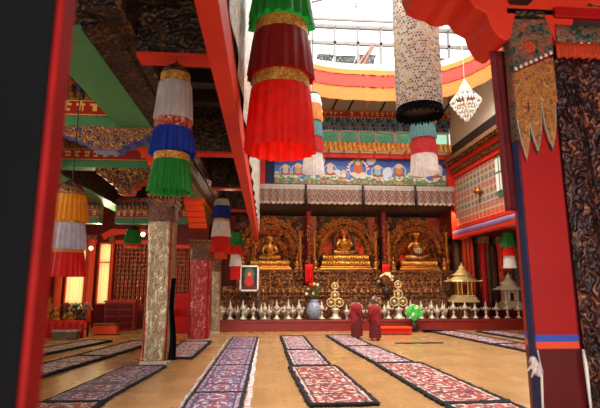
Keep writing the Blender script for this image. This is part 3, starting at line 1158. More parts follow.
def shrine(cx, wd, zt, label):
    t = thing('shrine', label, 'shrine', (cx, 24.6, .5))
    h = wd / 2
    m = MB().cbox(-h, h, -.2, 1.2, 0, zt - .5, .02)
    for k in range(7):
        a = -h + wd * k / 7
        m.cbox(a + .05, a + wd / 7 - .05, -.27, -.18, zt - 1.0, zt - .62, .03)
        m.cbox(a + .05, a + wd / 7 - .05, -.27, -.18, zt - 1.55, zt - 1.1, .03)
    m.cbox(-h - .03, h + .03, -.33, .3, zt - .62, zt - .5, .02)
    m.cur = 1
    m.smooth = True
    for k in range(60):
        m.scroll((-h + wd * (k % 15 + .5) / 15, -.29, zt - .75 - .42 * (k // 15)), .085, 1.2, .02, 'y', 1 if k % 2 else -1, k)
    m.build('cabinet', [M['carve_redgold'], M['gold']], t)
    m = MB()
    m.box(-h, h, 1.0, 1.25, zt - .5, 5.45)
    m.build('back_panel', M['carve_dark'], t)
    for s in (-1, 1):
        m = MB()
        m.smooth = True
        x = s * (h - .14)
        m.lathe([(.1, zt - .5), (.12, zt - .42), (.075, zt - .3), (.07, 4.2), (.1, 4.3), (.13, 4.4), (.13, 4.5)], 14, (x, -.05, 0))
        for k in range(12):
            z = zt - .2 + k * .19
            m.scroll((x + .1 * math.sin(k * 1.7), -.14, z), .1, 1.2, .02, 'y', 1 if k % 2 else -1, k)
        m.build('column', M['gold'], t)
    m = MB()
    m.smooth = True
    for k in range(38):          # carved arch of curls
        a = PI * (k + .5) / 38
        for q, rr in ((1.0, .17), (.8, .13)):
            m.scroll((h * .93 * q * math.cos(a), .1 + .3 * (1 - q), 3.3 + 1.75 * q * math.sin(a)), rr, 1.3, .026, 'y', 1 if (k % 2) else -1, a + k)
    m.build('carved_arch', M['gold'], t)
    m = MB()
    m.smooth = True
    for k in range(46):
        m.scroll((R.uniform(-h, h), .05, R.uniform(4.3, 5.2)), R.uniform(.09, .18), 1.3, .026, 'y', R.choice((-1, 1)), R.uniform(0, 6))
    m.build('crest_carving', M['bronze'], t)
    m = MB()
    m.smooth = True
    for k in range(120):
        a, q = R.uniform(0, PI), R.uniform(.5, 1.05)
        m.scroll((h * q * math.cos(a), .45, 2.9 + 1.7 * q * math.sin(a)), R.uniform(.08, .16), 1.3, .024, 'y', R.choice((-1, 1)), R.uniform(0, 6))
    for k in range(60):
        a, q = R.uniform(0, PI), R.uniform(.45, 1.0)
        m.ball((h * q * math.cos(a), .4, 2.9 + 1.75 * q * math.sin(a)), R.uniform(.03, .06), 6, 4)
    m.build('cloud_carving', M['bronze'], t)
    return t


SX = (.2, 4.2, 8.15)
shrine(SX[0], 3.5, 2.9, 'left gilt altar shrine behind the framed picture')
shrine(SX[1], 3.6, 2.9, 'central gilt altar shrine under the brocade canopy')
shrine(SX[2], 3.5, 2.9, 'right gilt altar shrine beside the golden pagoda')


def lotus_base(name, label, x, y, z, wd, tiers, mat):
    t = thing(name, label, 'pedestal', (x, y, z))
    m = MB()
    m.cbox(-wd / 2, wd / 2, -.45, .45, 0, .12, .03)
    m.cbox(-wd / 2 * .93, wd / 2 * .93, -.4, .4, .12, .22, .02)
    m.build('plinth', mat, t)
    m = MB()
    m.smooth = True
    zz = .22
    for r_ in range(tiers):
        w_ = wd / 2 * (.9 - .05 * r_)
        m.box(-w_ * .97, w_ * .97, -.36, .36, zz, zz + .3)
        n = 18
        for k in range(n):
            m.ball((-w_ + 2 * w_ * (k + .5) / n, -.37, zz + .14), (w_ / n * .95, .07, .14), 8, 5)
        zz += .3
    m.build('lotus_petals', M['goldbright'], t)
    return zz


zb = [0, 0, 0]
zb[0] = 2.9 + lotus_base('lotus_pedestal', 'gold lotus pedestal of the left statue', SX[0], 24.75, 2.9, 2.3, 1, M['gold'])
zb[1] = 2.9 + lotus_base('lotus_pedestal', 'tall two tier gold lotus pedestal of the central statue', SX[1], 24.75, 2.9, 2.9, 2, M['gold'])
zb[2] = 2.9 + lotus_base('lotus_pedestal', 'gold lotus pedestal of the right statue', SX[2], 24.75, 2.9, 2.2, 1, M['gold'])


def seated_figure(name, label, x, y, z, s, mat, crown=True, dark=False):
    """cross-legged figure facing the hall (towards -y)"""
    t = thing(name, label, 'statue', (x, y, z))
    m = MB()
    m.ball((0, 0, .13), (.42, .26, .14), 16, 8)
    for q in (-1, 1):
        m.tube([(q * .1, .05, .18), (q * .42, -.02, .13), (q * .05, -.26, .09)], [.15, .13, .08], 10)
        m.ball((-q * .1, -.28, .11), (.12, .06, .04))
        m.tube([(q * .2, .02, .72), (q * .36, .0, .46), (q * .14 if q > 0 else q * .3, -.24, .3)], [.085, .075, .045], 10)
        m.ball((q * .12 if q > 0 else q * .28, -.27, .27), (.07, .05, .035))
        m.ball((q * .105, 0, .97), (.02, .03, .07), 8, 6)
    m.tube([(0, .03, .15), (0, .03, .4), (0, .01, .62), (0, .01, .74)], [.24, .19, .25, .16], 14)
    m.ball((0, .01, .68), (.24, .14, .1), 12, 8)
    m.tube([(0, .01, .72), (0, 0, .88)], [.075, .07], 10)
    m.ball((0, -.01, .97), (.105, .115, .135), 12, 10)
    m.ball((0, -.125, .96), (.016, .03, .03), 6, 6)
    m.ball((0, .01, 1.1), (.06, .06, .06), 8, 6)
    m.ball((0, .01, 1.17), (.025, .025, .05), 8, 6)
    for v in range(len(m.v)):
        m.v[v] = tuple(c * s for c in m.v[v])
    o = m.build('body', mat, t)
    remesh(o, .03 * s)
    m = MB()
    m.smooth = True
    for q in (-1, 1):                       # robe edge and sash folds
        for k in range(5):
            m.tube([(q * (.05 + .04 * k) * s, (-.14 - .0 * k) * s, (.66 - .05 * k) * s), (q * .02 * s, (-.2) * s, (.46 - .05 * k) * s)], .012 * s, 5)
            m.tube([(q * .4 * s, -.1 * s, (.2 - .02 * k) * s), (q * (.2 - .02 * k) * s, -.27 * s, (.17 - .025 * k) * s), (0, -.3 * s, (.1) * s)], .013 * s, 5)
    m.build('robe_folds', M['gold'] if not dark else M['silver'], t)
    if crown:
        m = MB()
        m.smooth = True
        for k in range(5):
            a = -PI / 2 + (k - 2) * .5
            m.lathe([(.03, 0), (.036, .03), (.02, .08), (.002, .12)], 6, (.1 * s * math.cos(a) * 1.1, .1 * s * math.sin(a) * 1.1, 1.04 * s))
        m.build('crown', M['goldbright'], t)
    return t


def halo(name, label, x, y, z, rx, rz, mat, mat2):
    t = thing(name, label, 'halo', (x, y, z))
    pts = []
    for k in range(33):
        a = -.5 + (PI + 1.0) * k / 32
        pts.append((rx * math.cos(a) * (1 if math.sin(a) < .95 else .9), rz * (math.sin(a) + .25)))
    MB().prism(pts, 'y', -.03, .03).build('panel', mat, t)
    m = MB()
    m.smooth = True
    m.tube([(u, -.05, v) for u, v in pts], .035, 6)
    for k in range(0, 33):
        u, v = pts[k]
        m.scroll((u * 1.14, -.06, v * 1.1), .11, 1.3, .02, 'y', 1 if k % 2 else -1, k)
    m.build('flame_border', mat2, t)
    return t


halo('arched_throne_back', 'orange arched throne back behind the central statue', SX[1], 25.35, 3.75, 1.18, 1.0, M['orange'], M['gold'])
halo('arched_throne_back', 'red arched throne back behind the left statue', SX[0], 25.35, 3.5, .8, .85, M['darkred'], M['goldbright'])
halo('arched_throne_back', 'orange red arched throne back behind the right statue', SX[2], 25.35, 3.5, .85, .95, M['redorange'], M['gold'])
# dark cloth arch around central statue
m = MB()
m.smooth = True
for q in (-1, 1):
    m.tube([(q * .1, 0, 1.45), (q * .36, -.05, 1.35), (q * .5, -.08, .95), (q * .5, -.08, .4), (q * .62, -.1, .05)], [.07, .09, .1, .09, .12], 10)
tag(m.build('throne_curtain', M['darkwood'], None, (SX[1], 25.05, zb[1])), 'dark curtain drawn in an arch round the central statue', 'curtain')
seated_figure('buddha_statue', 'golden seated statue in the middle of the central shrine', SX[1], 24.8, zb[1] + .02, 1.15, M['goldbright'])
seated_figure('buddha_statue', 'golden seated statue in the left shrine', SX[0], 24.8, zb[0] + .02, 1.1, M['goldbright'])
seated_figure('buddha_statue', 'bronze seated statue with silver folds in the right shrine', SX[2], 24.75, zb[2] + .02, 1.35, M['gold'], dark=True)
# raised arms aureole of the right statue
m = MB()
m.smooth = True
for k in range(11):
    a = -.25 + (PI + .5) * k / 10
    m.tube([(.2 * math.cos(a), .0, .9 + .1 * math.sin(a)), (.7 * math.cos(a), -.03, .85 + .6 * math.sin(a)), (1.0 * math.cos(a), -.1, .85 + .85 * math.sin(a))], [.05, .04, .025], 6)
    m.ball((1.03 * math.cos(a), -.1, .85 + .88 * math.sin(a)), .05)
tag(m.build('aureole', M['gold'], None, (SX[2], 25.2, zb[2] + .0)), 'fan of gilt rays spreading behind the bronze statue in the right shrine', 'halo')

# attendants beside the main statues
att = None
spots = []
for cx, wd in zip(SX, (1.42, 1.62, 1.4)):
    for q in (-1, 1):
        spots.append((cx + q * wd, 24.5, 2.9, .85))
for cx in SX:
    for k in range(5):
        spots.append((cx - 1.0 + k * .5, 24.07, 2.12, .42))
m = MB()
m.smooth = True
m.lathe([(.2, 0), (.24, .05), (.2, .12), (.23, .18), (.16, .2)], 12)
m.ball((0, 0, .28), (.2, .15, .1))
m.lathe([(.13, .25), (.12, .4), (.15, .52), (.06, .6), (.045, .64)], 10)
m.ball((0, 0, .71), (.075, .08, .095))
m.lathe([(.06, .76), (.04, .82), (.01, .9)], 8)
for q in (-1, 1):
    m.tube([(q * .13, 0, .54), (q * .22, -.02, .4), (q * .08, -.13, .33)], [.045, .04, .03], 6)
amesh = m.build('attendant_figure', M['gold'])
names = ['left shrine, on the side toward the aisle', 'left shrine, on the side toward the centre', 'central shrine, on the side of the left shrine', 'central shrine, on the side of the right shrine', 'right shrine, on the side toward the centre', 'right shrine, on the gallery side']
for i, (x, y, z, s) in enumerate(spots):
    o = amesh if i == 0 else amesh.copy()
    if i:
        COL.objects.link(o)
    o.location = (x, y, z)
    o.scale = (s, s, s)
    if i < 6:
        tag(o, 'gilt attendant figure in the ' + names[i], 'figurine', 'attendant figures beside the main statues')
    else:
        k = (i - 6) // 5
        tag(o, 'small gilt figurine below the %s lotus pedestal, %s from the aisle side' % (['left', 'central', 'right'][k], nth((i - 6) % 5)), 'figurine', 'figurines below the %s pedestal' % ['left', 'central', 'right'][k])

# red pillars between shrines, with drapes
for i, x in enumerate((2.2, 6.18)):
    t = thing('altar_pillar', ['red altar pillar between the left and central shrines', 'red altar pillar between the central and right shrines'][i], 'pillar', (x, 24.0, 2.1))
    m = MB()
    m.smooth = True
    m.lathe([(.13, 0), (.13, .1), (.1, .15), (.1, 3.6), (.15, 3.75), (.15, 3.9)], 20)
    m.build('shaft', M['darkred'], t)
    m = MB()
    m.smooth = True
    for k in range(14):
        a = k * .9
        m.scroll((.12 * math.cos(a), -.12, .3 + k * .23), .08, 1.3, .018, 'y', 1 if k % 2 else -1, k)
    m.build('gilt_vine', M['gold'], t)
    g = wavy('red_ribbon', S['red'], -.2, .2, -.2, .1, 1.1, .03, 20, 20, 6, t)
struct('wall_altar', MB().box(-3.1, 15, 25.95, 25.99, 0, 6.0), M['darkred'])
for i, (a, b) in enumerate(((2.35, 2.75), (5.65, 6.05), (-3.0, -2.2), (9.0, 9.8))):
    o = MB().box(a, b, 25.5, 25.55, 4.5, 5.9).build('wall_hanging', M['stepred'])
    tag(o, ['plain red panel high between left and central shrines', 'plain red panel high between central and right shrines', 'plain red panel above the gold wrapped end pillar', 'plain red panel high behind the golden pagoda'][i], 'panel')

# offering lamps on the step
m = MB()
m.smooth = True
m.lathe([(.15, 0), (.16, .04), (.1, .07), (.045, .16), (.04, .24), (.08, .28), (.04, .33), (.05, .37)], 14)
t0 = thing('offering_lamp', 'silver stemmed offering lamp in the long row on the maroon step', 'lamp', (0, 0, 0), 0, 'offering lamps along the maroon step')
m.build('stem', M['silver'], t0)
m = MB()
m.smooth = True
m.lathe([(.04, .37), (.13, .45), (.15, .52), (.12, .54), (.04, .5)], 14)
for q in (-1, 1):
    m.tube([(q * .1, 0, .46), (q * .2, 0, .42), (q * .24, 0, .5), (q * .2, 0, .56)], [.03, .028, .03, .012], 6)
m.build('bowl', M['silver'], t0)
m = MB()
m.smooth = True
m.lathe([(.09, .53), (.11, .57), (.06, .62), (.04, .66), (.055, .7), (.02, .78), (.004, .88)], 12)
m.build('spire', M['silver'], t0)
k0 = 0
xs = [-2.2 + i * .545 for i in range(29)]
for x in xs:
    if 3.0 < x < 5.6 or 6.2 < x < 6.95 or 2.0 < x < 2.7:
        continue
    o = t0 if k0 == 0 else copy_tree(t0)
    o['label'] = 'silver stemmed offering lamp on the maroon step, %s from the aisle end' % nth(k0)
    k0 += 1
    o.location = (x + R.uniform(-.04, .04), 22.8 + R.uniform(-.03, .03), .53)
    s = R.uniform(.92, 1.08)
    o.scale = (s, s, s)
# small butter bowls behind
m = MB()
m.smooth = True
m.lathe([(.07, 0), (.03, .03), (.04, .08), (.1, .15), (.11, .22), (.03, .2), (.02, .32), (.001, .36)], 10)
b0 = m.build('butter_bowl', M['gold'])
tag(b0, 'small gilt butter bowl on the lower carved shelf', 'bowl', 'butter bowls on the carved shelf')
n = 0
for i in range(34):
    x = -2.1 + i * .33
    if 1.9 < x < 2.8:
        continue
    o = b0 if n == 0 else b0.copy()
    if n:
        COL.objects.link(o)
    o['label'] = 'small gilt butter bowl on the carved shelf, %s from the aisle end' % nth(n)
    n += 1
    o.location = (x, 23.64, 1.63)
b1 = b0.copy()
COL.objects.link(b1)
b1.data = b0.data.copy()
b1.data.materials[0] = M['silver']
tag(b1, 'small gilt butter bowl on the maroon step behind the lamps', 'bowl', 'pale bowls on the step')
n = 0
for i in range(30):
    if 1.7 < -2.1 + i * .38 < 3.0 or 3.0 < -2.1 + i * .38 < 3.75 or 6.2 < -2.1 + i * .38 < 6.9 or -2.1 + i * .38 > 9.0:
        continue
    o = b1 if n == 0 else b1.copy()
    if n:
        COL.objects.link(o)
    o['label'] = 'pale metal bowl on the step behind the lamps, %s from the aisle end' % nth(n)
    n += 1
    o.location = (-2.1 + i * .38, 23.2, .5)
    o.scale = (1.6, 1.6, 2.0)

# framed picture by the left shrine
t = thing('framed_picture', 'framed picture of a red robed figure standing beside the left shrine', 'picture', (-.8, 22.95, 1.85))
m = MB().box(-.44, .44, 0, .05, 0, 1.2)
m.build('backing', M['darkwood'], t)
m = MB().box(-.46, -.38, -.03, .06, 0, 1.24).box(.38, .46, -.03, .06, 0, 1.24).box(-.46, .46, -.03, .06, 0, .08).box(-.46, .46, -.03, .06, 1.16, 1.24)
m.build('frame', M['white'], t)


def pic(u, v):
    r = math.hypot((u - .5) * .9, v - .68)
    if (u - .5) ** 2 / .09 + (v - .36) ** 2 / .045 < 1:
        return 'C0281E'
    if r < .09:
        return 'C79A7A'
    if r < .17:
        return 'B03A28'
    if r < .3:
        return '3E6E4C'
    return '17202A' if v > .2 else '5A1C18'


grid_paint(pic, lambda u, v: (-.38 + u * .76, -.012, .08 + v * 1.08), 30, 42).build('print', M['attr_paint'], t)
t = thing('picture_stand', 'carved wooden stand holding up the framed picture', 'stand', (-.8, 23.0, .5))
m = MB().box(-.4, -.32, 0, .1, 0, 1.35).box(.32, .4, 0, .1, 0, 1.35).box(-.45, .45, -.12, .14, 1.28, 1.35).box(-.4, .4, 0, .08, .5, .6)
m.build('frame', M['darkwood'], t)

# flower arrangements and discs


def bouquet(name, label, x, y, z, vh, r, mats, leafmat, vmat, n=34):
    t = thing(name, label, 'flowers', (x, y, z))
    m = MB()
    m.smooth = True
    m.lathe([(vh * .22, 0), (vh * .3, vh * .08), (vh * .42, vh * .45), (vh * .3, vh * .8), (vh * .18, vh * .9), (vh * .26, vh)], 16)
    m.build('vase', vmat, t)
    lm = MB()
    fm = MB()
    fm.smooth = True
    for k in range(n):
        a, b = R.uniform(0, 2 * PI), R.uniform(-.2, PI / 2)
        q = r * R.uniform(.7, 1)
        p = Vector((q * math.cos(a) * math.cos(b), q * .7 * math.sin(a) * math.cos(b), vh + r * .7 + q * math.sin(b)))
        lm.tube([(0, 0, vh * .9), (p.x * .5, p.y * .5, vh + (p.z - vh) * .6), p], .006, 4)
        for _ in range(3):
            d = Vector((R.uniform(-1, 1), R.uniform(-1, 1), R.uniform(-.4, 1))).normalized() * r * .33
            e = d.cross(Vector((0, 0, 1))).normalized() * r * .08
            c = p * .85 + Vector((0, 0, vh * .15))
            lm.add([c, c + d * .5 + e, c + d, c + d * .5 - e], [(0, 1, 2, 3)])
        if k % 2 == 0:
            fm.cur = k // 2 % len(mats)
            for j in range(5):
                aa = j * 2 * PI / 5
                fm.ball((p.x + r * .08 * math.cos(aa), p.y - .01, p.z + r * .08 * math.sin(aa)), r * .075, 6, 4)
    lm.build('foliage', leafmat, t)
    fm.build('blossoms', mats, t)
    return t


bouquet('flower_vase', 'blue and white vase of cream flowers between left and central shrines', 2.35, 22.98, .5, .95, .5, [M['flower_white'], M['orange']], M['leaf'], M['porcelain'])
bouquet('flower_vase', 'dark vase of cream flowers between central and right shrines', 6.05, 23.35, 1.63, .45, .42, [M['flower_white']], M['leaf'], M['darkwood'])
bouquet('flower_vase', 'dark vase of small white flowers just right of the two monks', 5.3, 22.85, .53, .5, .36, [M['flower_white'], M['flower_pink']], M['leaf'], M['black'])
bouquet('glowing_bush', 'round bush of bright green lit leaves in front of the maroon step', 6.95, 21.95, .0, .5, .42, [M['flower_white'], M['greenlight']], M['greenlight'], M['darkwood'], 120)


def disc_tower(name, label, x, y, z, hh, mat):
    t = thing(name, label, 'ornament', (x, y, z))
    m = MB()
    m.smooth = True
    m.lathe([(.28, 0), (.3, .08), (.16, .15), (.12, .35), (.2, .45), (.2, .5), (.08, .55)], 16)
    m.build('foot', M['silver'], t)
    s = hh / 1.8
    for (dx, dz, r) in ((-.2, .78, .19), (.2, .78, .19), (0, 1.1, .19), (0, 1.55, .15)):
        m = MB()
        m.smooth = True
        pts = [(dx * s + r * s * math.cos(2 * PI * k / 20), 0, dz * s + r * s * math.sin(2 * PI * k / 20)) for k in range(21)]
        m.tube(pts, .035, 6, False)
        m.ball((dx * s, 0, dz * s), (r * s * .45, .05, r * s * .45))
        for k in range(6):
            a = k * PI / 3
            m.tube([(dx * s, 0, dz * s), (dx * s + r * s * math.cos(a), 0, dz * s + r * s * math.sin(a))], .015, 4)
        m.build('wheel', mat, t)
    m = MB().tube([(0, .03, .5), (0, .03, 1.75 * s)], .035, 8)
    m.build('stem', M['silver'], t)
    return t


disc_tower('disc_ornament', 'tall ornament of pale gold discs beside the two monks', 3.38, 22.95, .5, 1.85, M['palegold'])
disc_tower('disc_ornament', 'tall ornament of pale gold discs in front of the right shrine', 6.53, 22.95, .5, 1.95, M['palegold'])


def pagoda(name, label, x, y, z, s, mat, mat2, roofmat):
    t = thing(name, label, 'pagoda', (x, y, z))
    m = MB()
    for k, (w_, h_) in enumerate(((.62, .12), (.54, .12), (.46, .1))):
        m.cbox(-w_ * s, w_ * s, -w_ * s * .6, w_ * s * .6, k * .12 * s, (k * .12 + h_) * s, .015)
    m.build('base', mat, t)
    m = MB()
    m.cbox(-.36 * s, .36 * s, -.2 * s, .22 * s, .36 * s, .95 * s, .02)
    for q in (-.34, -.14, .14, .34):
        m.tube([(q * s, -.25 * s, .36 * s), (q * s, -.25 * s, .95 * s)], .035 * s, 8)
    m.build('body', mat2, t)
    MB().box(-.11 * s, .11 * s, -.27 * s, -.2 * s, .38 * s, .8 * s).build('door', M['darkred'], t)
    m = MB()
    m.smooth = True
    prof = [(.72, .95), (.74, .99), (.5, 1.08), (.36, 1.2), (.34, 1.26), (.46, 1.28), (.3, 1.36), (.2, 1.5), (.1, 1.6), (.14, 1.66), (.05, 1.74), (.01, 1.9)]
    m.lathe([(r * s * 1.1, zz * s) for r, zz in prof], 24, rf=lambda th, q: 1 + .12 * abs(math.cos(2 * th)) * (1 - q), sy=.7)
    for q in (-1, 1):
        m.tube([(q * .62 * s, -.3 * s, .98 * s), (q * .82 * s, -.34 * s, 1.02 * s), (q * .86 * s, -.35 * s, 1.16 * s)], [.04 * s, .035 * s, .012 * s], 6)
    m.build('roof', roofmat, t)
    return t


pagoda('golden_pagoda', 'golden pagoda model on a plinth right of the right shrine', 9.9, 23.15, 1.3, 1.05, M['palegold'], M['goldbright'], M['palegold'])
tag(MB().cbox(9.25, 10.55, 22.98, 23.42, .5, 1.3, .03).build('pagoda_plinth', M['carve_gold']), 'carved gilt plinth under the golden pagoda', 'plinth')
pagoda('pale_pavilion', 'pale silver pavilion model at the far right of the altar step', 12.55, 23.6, 1.0, .95, M['silver'], M['silver'], M['silver'])
tag(MB().cbox(11.9, 13.2, 23.2, 23.95, .5, 1.0, .03).build('pavilion_plinth', M['darkred']), 'maroon plinth under the pale pavilion model', 'plinth')

# low red bench and dark folded cloth in front of the step
t = thing('kneeling_bench', 'low orange red bench in front of the altar by the monks', 'bench', (5.55, 20.7, 0))
MB().cbox(-.85, .85, -.25, .3, .26, .34, .015).build('top', M['orange'], t)
for x in (-.75, .75):
    MB().cbox(x - .06, x + .06, -.22, .27, 0, .26, .01).build('leg', M['redorange'], t)
MB().box(-.8, .8, -.2, -.17, .05, .26).build('front_board', M['redorange'], t)
m = MB()
m.smooth = True
for k in range(5):
    m.ball((-.35 + k * .17, .02 * (k % 2), .05), (.16, .16, .07 - .006 * k), 10, 6)
o = remesh(m.build('folded_cloth', M['black'], None, (7.7, 21.6, 0.01)), .02)
tag(o, 'crumpled dark cloth on the floor beside the orange bench', 'cloth')
m = MB()
m.smooth = True
m.tube([(-.9 + .1 * k, .03 * math.sin(k), .02) for k in range(19)], .022, 6)
tag(m.build('floor_cord', M['black'], None, (5.7, 17.5, 0)), 'thin dark cord lying on the bare floor right of the monks', 'cord')


# ------------------------------------------------------------------ monks
def monk(label, x, y, h, rz, bend, shawlside, arm):
    s = h / 1.7
    t = thing('person', label, 'person', (x, y, 0), rz)
    m = MB()            # body: feet, shins, arms, neck, head. faces +y (towards the altar)
    hx, hy, hz = 0, bend, 1.56
    for q in (-1, 1):
        m.tube([(q * .09, .0 + q * .04, .9), (q * .1, .02 + q * .05, .5), (q * .1, -.02 + q * .08, .1)], [.11, .075, .045], 10)
        m.tube([(q * .1, -.05 + q * .08, .05), (q * .115, .16 + q * .08, .035)], [.05, .038], 8)
    m.tube([(0, 0, .85), (0, bend * .3, 1.1), (0, bend * .6, 1.36)], [.15, .14, .14], 12)
    m.tube([(-.18, bend * .6, 1.38), (.18, bend * .6, 1.38)], [.075, .075], 10)
    m.tube([(0, bend * .65, 1.38), (hx, hy * .9, 1.5)], [.06, .055], 10)
    m.ball((hx, hy + .01, hz), (.078, .095, .115), 14, 10)
    m.ball((hx, hy + .105, hz - .02), (.014, .022, .02), 6, 6)
    for q in (-1, 1):
        m.ball((hx + q * .08, hy, hz - .01), (.012, .022, .032), 6, 6)
        a = arm if q > 0 else arm * .7
        el = (q * .27, bend * .5 + .02, 1.1)
        wr = (q * (.24 - .12 * a), bend * .5 + .12 + .16 * a, .88 + .22 * a)
        m.tube([(q * .2, bend * .6, 1.37), el, wr], [.055, .042, .028], 10)
        hd = Vector(wr)
        m.tube([hd, hd + Vector((0, .05, -.05 + .04 * a))], [.03, .034], 8)
        for f in range(4):
            b = hd + Vector(((f - 1.5) * .017, .055, -.05 + .04 * a))
            m.tube([b, b + Vector((0, .035, -.025)), b + Vector((0, .045, -.06 + .006 * f))], .009, 6)
        b = hd + Vector((-q * .025, .02, -.02))
        m.tube([b, b + Vector((-q * .02, .035, -.02)), b + Vector((-q * .02, .05, -.045))], .01, 6)
    for i, v in enumerate(m.v):
        m.v[i] = tuple(c * s for c in v)
    o = m.build('body', M['skin'], t)
    remesh(o, .012)
    # hair stubble cap
    m = MB()
    m.smooth = True
    m.ball((hx * s, (hy - .008) * s, (hz + .022) * s), (.084 * s, .098 * s, .108 * s), 14, 10)
    m.build('cropped_hair', M['stubble'], t)
    # skirt robe
    m = MB()
    m.smooth = True
    rf = lambda th, q: 1 + (.05 * math.sin(th * 9) + .03 * math.sin(th * 15 + 1)) * (1 - q * .8)
    m.lathe([(.24 * s, .1 * s), (.235 * s, .3 * s), (.22 * s, .6 * s), (.2 * s, .9 * s), (.19 * s, 1.05 * s)], 60, rf=rf, cap=False, sy=.82)
    m.build('skirt_robe', M['robe'], t)
    # upper robe + shawl
    m = MB()
    m.smooth = True
    rf2 = lambda th, q: 1 + .035 * math.sin(th * 6 + q * 9) + .02 * math.sin(th * 13 - q * 6)
    n = 9
    vs, fs = [], []
    N = 48
    pr = [(.25, .74), (.265, .9), (.265, 1.05), (.262, 1.18), (.25, 1.3), (.2, 1.39), (.12, 1.43), (.075, 1.45)]
    for i, (r, z) in enumerate(pr):
        f = min(1, max(0, (z - .8) / .6))
        for k in range(N):
            th = 2 * PI * k / N
            q = r * rf2(th, i / 7)
            dz = (.16 * math.cos(th) * shawlside) * (1 - f)
            vs.append((q * math.cos(th) * s, (q * .66 * math.sin(th) + bend * .62 * f) * s, (z + dz) * s))
    for i in range(len(pr) - 1):
        for k in range(N):
            k2 = (k + 1) % N
            fs.append((i * N + k, i * N + k2, (i + 1) * N + k2, (i + 1) * N + k))
    m.add(vs, fs)
    for k in range(5):      # folds slung over one shoulder
        m.tube([(-shawlside * .22 * s, (-.16 + bend * .5) * s, (1.38 - .02 * k) * s), (0, (-.215 + bend * .3) * s, (1.2 - .04 * k) * s), (shawlside * .27 * s, (-.14) * s, (.98 - .06 * k) * s)], .018 * s, 6)
    m.build('shawl', M['shawl'], t)
    m = MB()
    for q in (-1, 1):
        m.ball((q * .11 * s, (.06 + q * .08) * s, .035), (.055 * s, .15 * s, .036), 10, 6)
    m.build('shoe', M['black'], t)
    return t


monk('person in maroon robe seen from behind, bending slightly toward the altar, the left of two', 3.72, 19.3, 1.66, math.radians(12), .1, 1, .9)
monk('person in crimson robe and shawl, the right of two standing before the altar', 4.3, 18.6, 1.62, math.radians(-20), .05, -1, .5)


# ------------------------------------------------------------------ seating mats (long rows on the floor)
def mat_color(style, seed, L, W):
    pal = {'purple': ('6A5C78', '9A8FA2', '8C3F4C', '3E3550', 'BEB4B8', '7A4452'),
           'rust': ('A04838', 'C9AFA0', '7E3030', '4A2C34', 'CDB8AA', 'B0604A'),
           'pale': ('A88E92', 'C9B4B0', 'A85A56', '5E4C5A', 'D8C8C2', '985E62')}[style]

    def fn(u, v):
        x, y = (u - .5) * W, v * L
        e = min(u, 1 - u) * W
        ev = min(v, 1 - v) * L
        if e < .035 or ev < .035:
            return '17131C'
        if e < .1 or ev < .1:
            return pal[1] if hsh(int(x * 40), int(y * 12), seed) > .4 else pal[5]
        if e < .13 or ev < .13:
            return pal[3]
        c = math.floor(y / .78)
        fy = y / .78 - c
        r = math.hypot(x / (W * .38), (fy - .5) * 2)
        if abs(fy - .0) < .05 or fy > .95:
            return pal[3]
        if r < .3:
            return pal[2]
        if r < .48:
            return pal[4] if hsh(int(x * 30), int(y * 18), seed) > .3 else pal[3]
        if r < .75:
            return pal[0] if hsh(int(x * 26), int(y * 14), seed + 2) > .45 else pal[2]
        return pal[int(hsh(int(x * 22), int(y * 13), seed + 5) * 5.99)]
    return fn


def seat_mat(label, group, cx, y0, y1, W, style, seed, x2=None, thick=.05, edge=None, ez=0):
    """a long woven mat; x2 is the centre at the far end"""
    x2 = cx if x2 is None else x2
    L = math.hypot(y1 - y0, x2 - cx)
    rz = -math.atan2(x2 - cx, y1 - y0)
    t = thing('seat_mat', label, 'mat', (cx, y0, .001 + ez), rz, group)
    m = MB()
    nL = max(8, int(L / .07))
    # padded edge ring
    pts = []
    hw = W / 2

    def wob(k):
        return .012 * math.sin(k * 1.7 + seed) + .01 * math.sin(k * .6 + seed * 2)
    for k in range(nL + 1):
        pts.append((-hw + wob(k), L * k / nL, thick * .55))
    for k in range(9):
        pts.append((-hw + W * (k + .5) / 9, L + wob(k + 40), thick * .55))
    for k in range(nL + 1):
        pts.append((hw + wob(k + 80), L - L * k / nL, thick * .55))
    for k in range(9):
        pts.append((hw - W * (k + .5) / 9, wob(k + 130), thick * .55))
    pts.append(pts[0])
    m.smooth = True
    m.tube(pts, edge or (.034 if style == 'purple' else .05), 7, False)
    if style != 'purple':
        for q in range(0, len(pts) - 1, 2):
            m.ball((pts[q][0] + .012 * math.sin(q * 2.3), pts[q][1], pts[q][2] + .01), (.052 + .014 * math.sin(q * 1.9), .07, .04 + .012 * math.sin(q * 1.3)), 7, 5)
    m.build('padded_edge', M['navyblack'], t)
    m = MB()
    grid_paint(mat_color(style, seed, L, W), lambda u, v: (-hw + u * W, v * L, thick + .004 * math.sin(u * 23 + v * L * 5 + seed)), max(24, int(W / .035)), max(20, int(L / .055)), m)
    m.build('woven_top', M['attr'], t)
    m = MB().box(-hw, hw, 0, L, 0, thick - .008)
    m.build('pad', M['navyblack'], t)
    return t


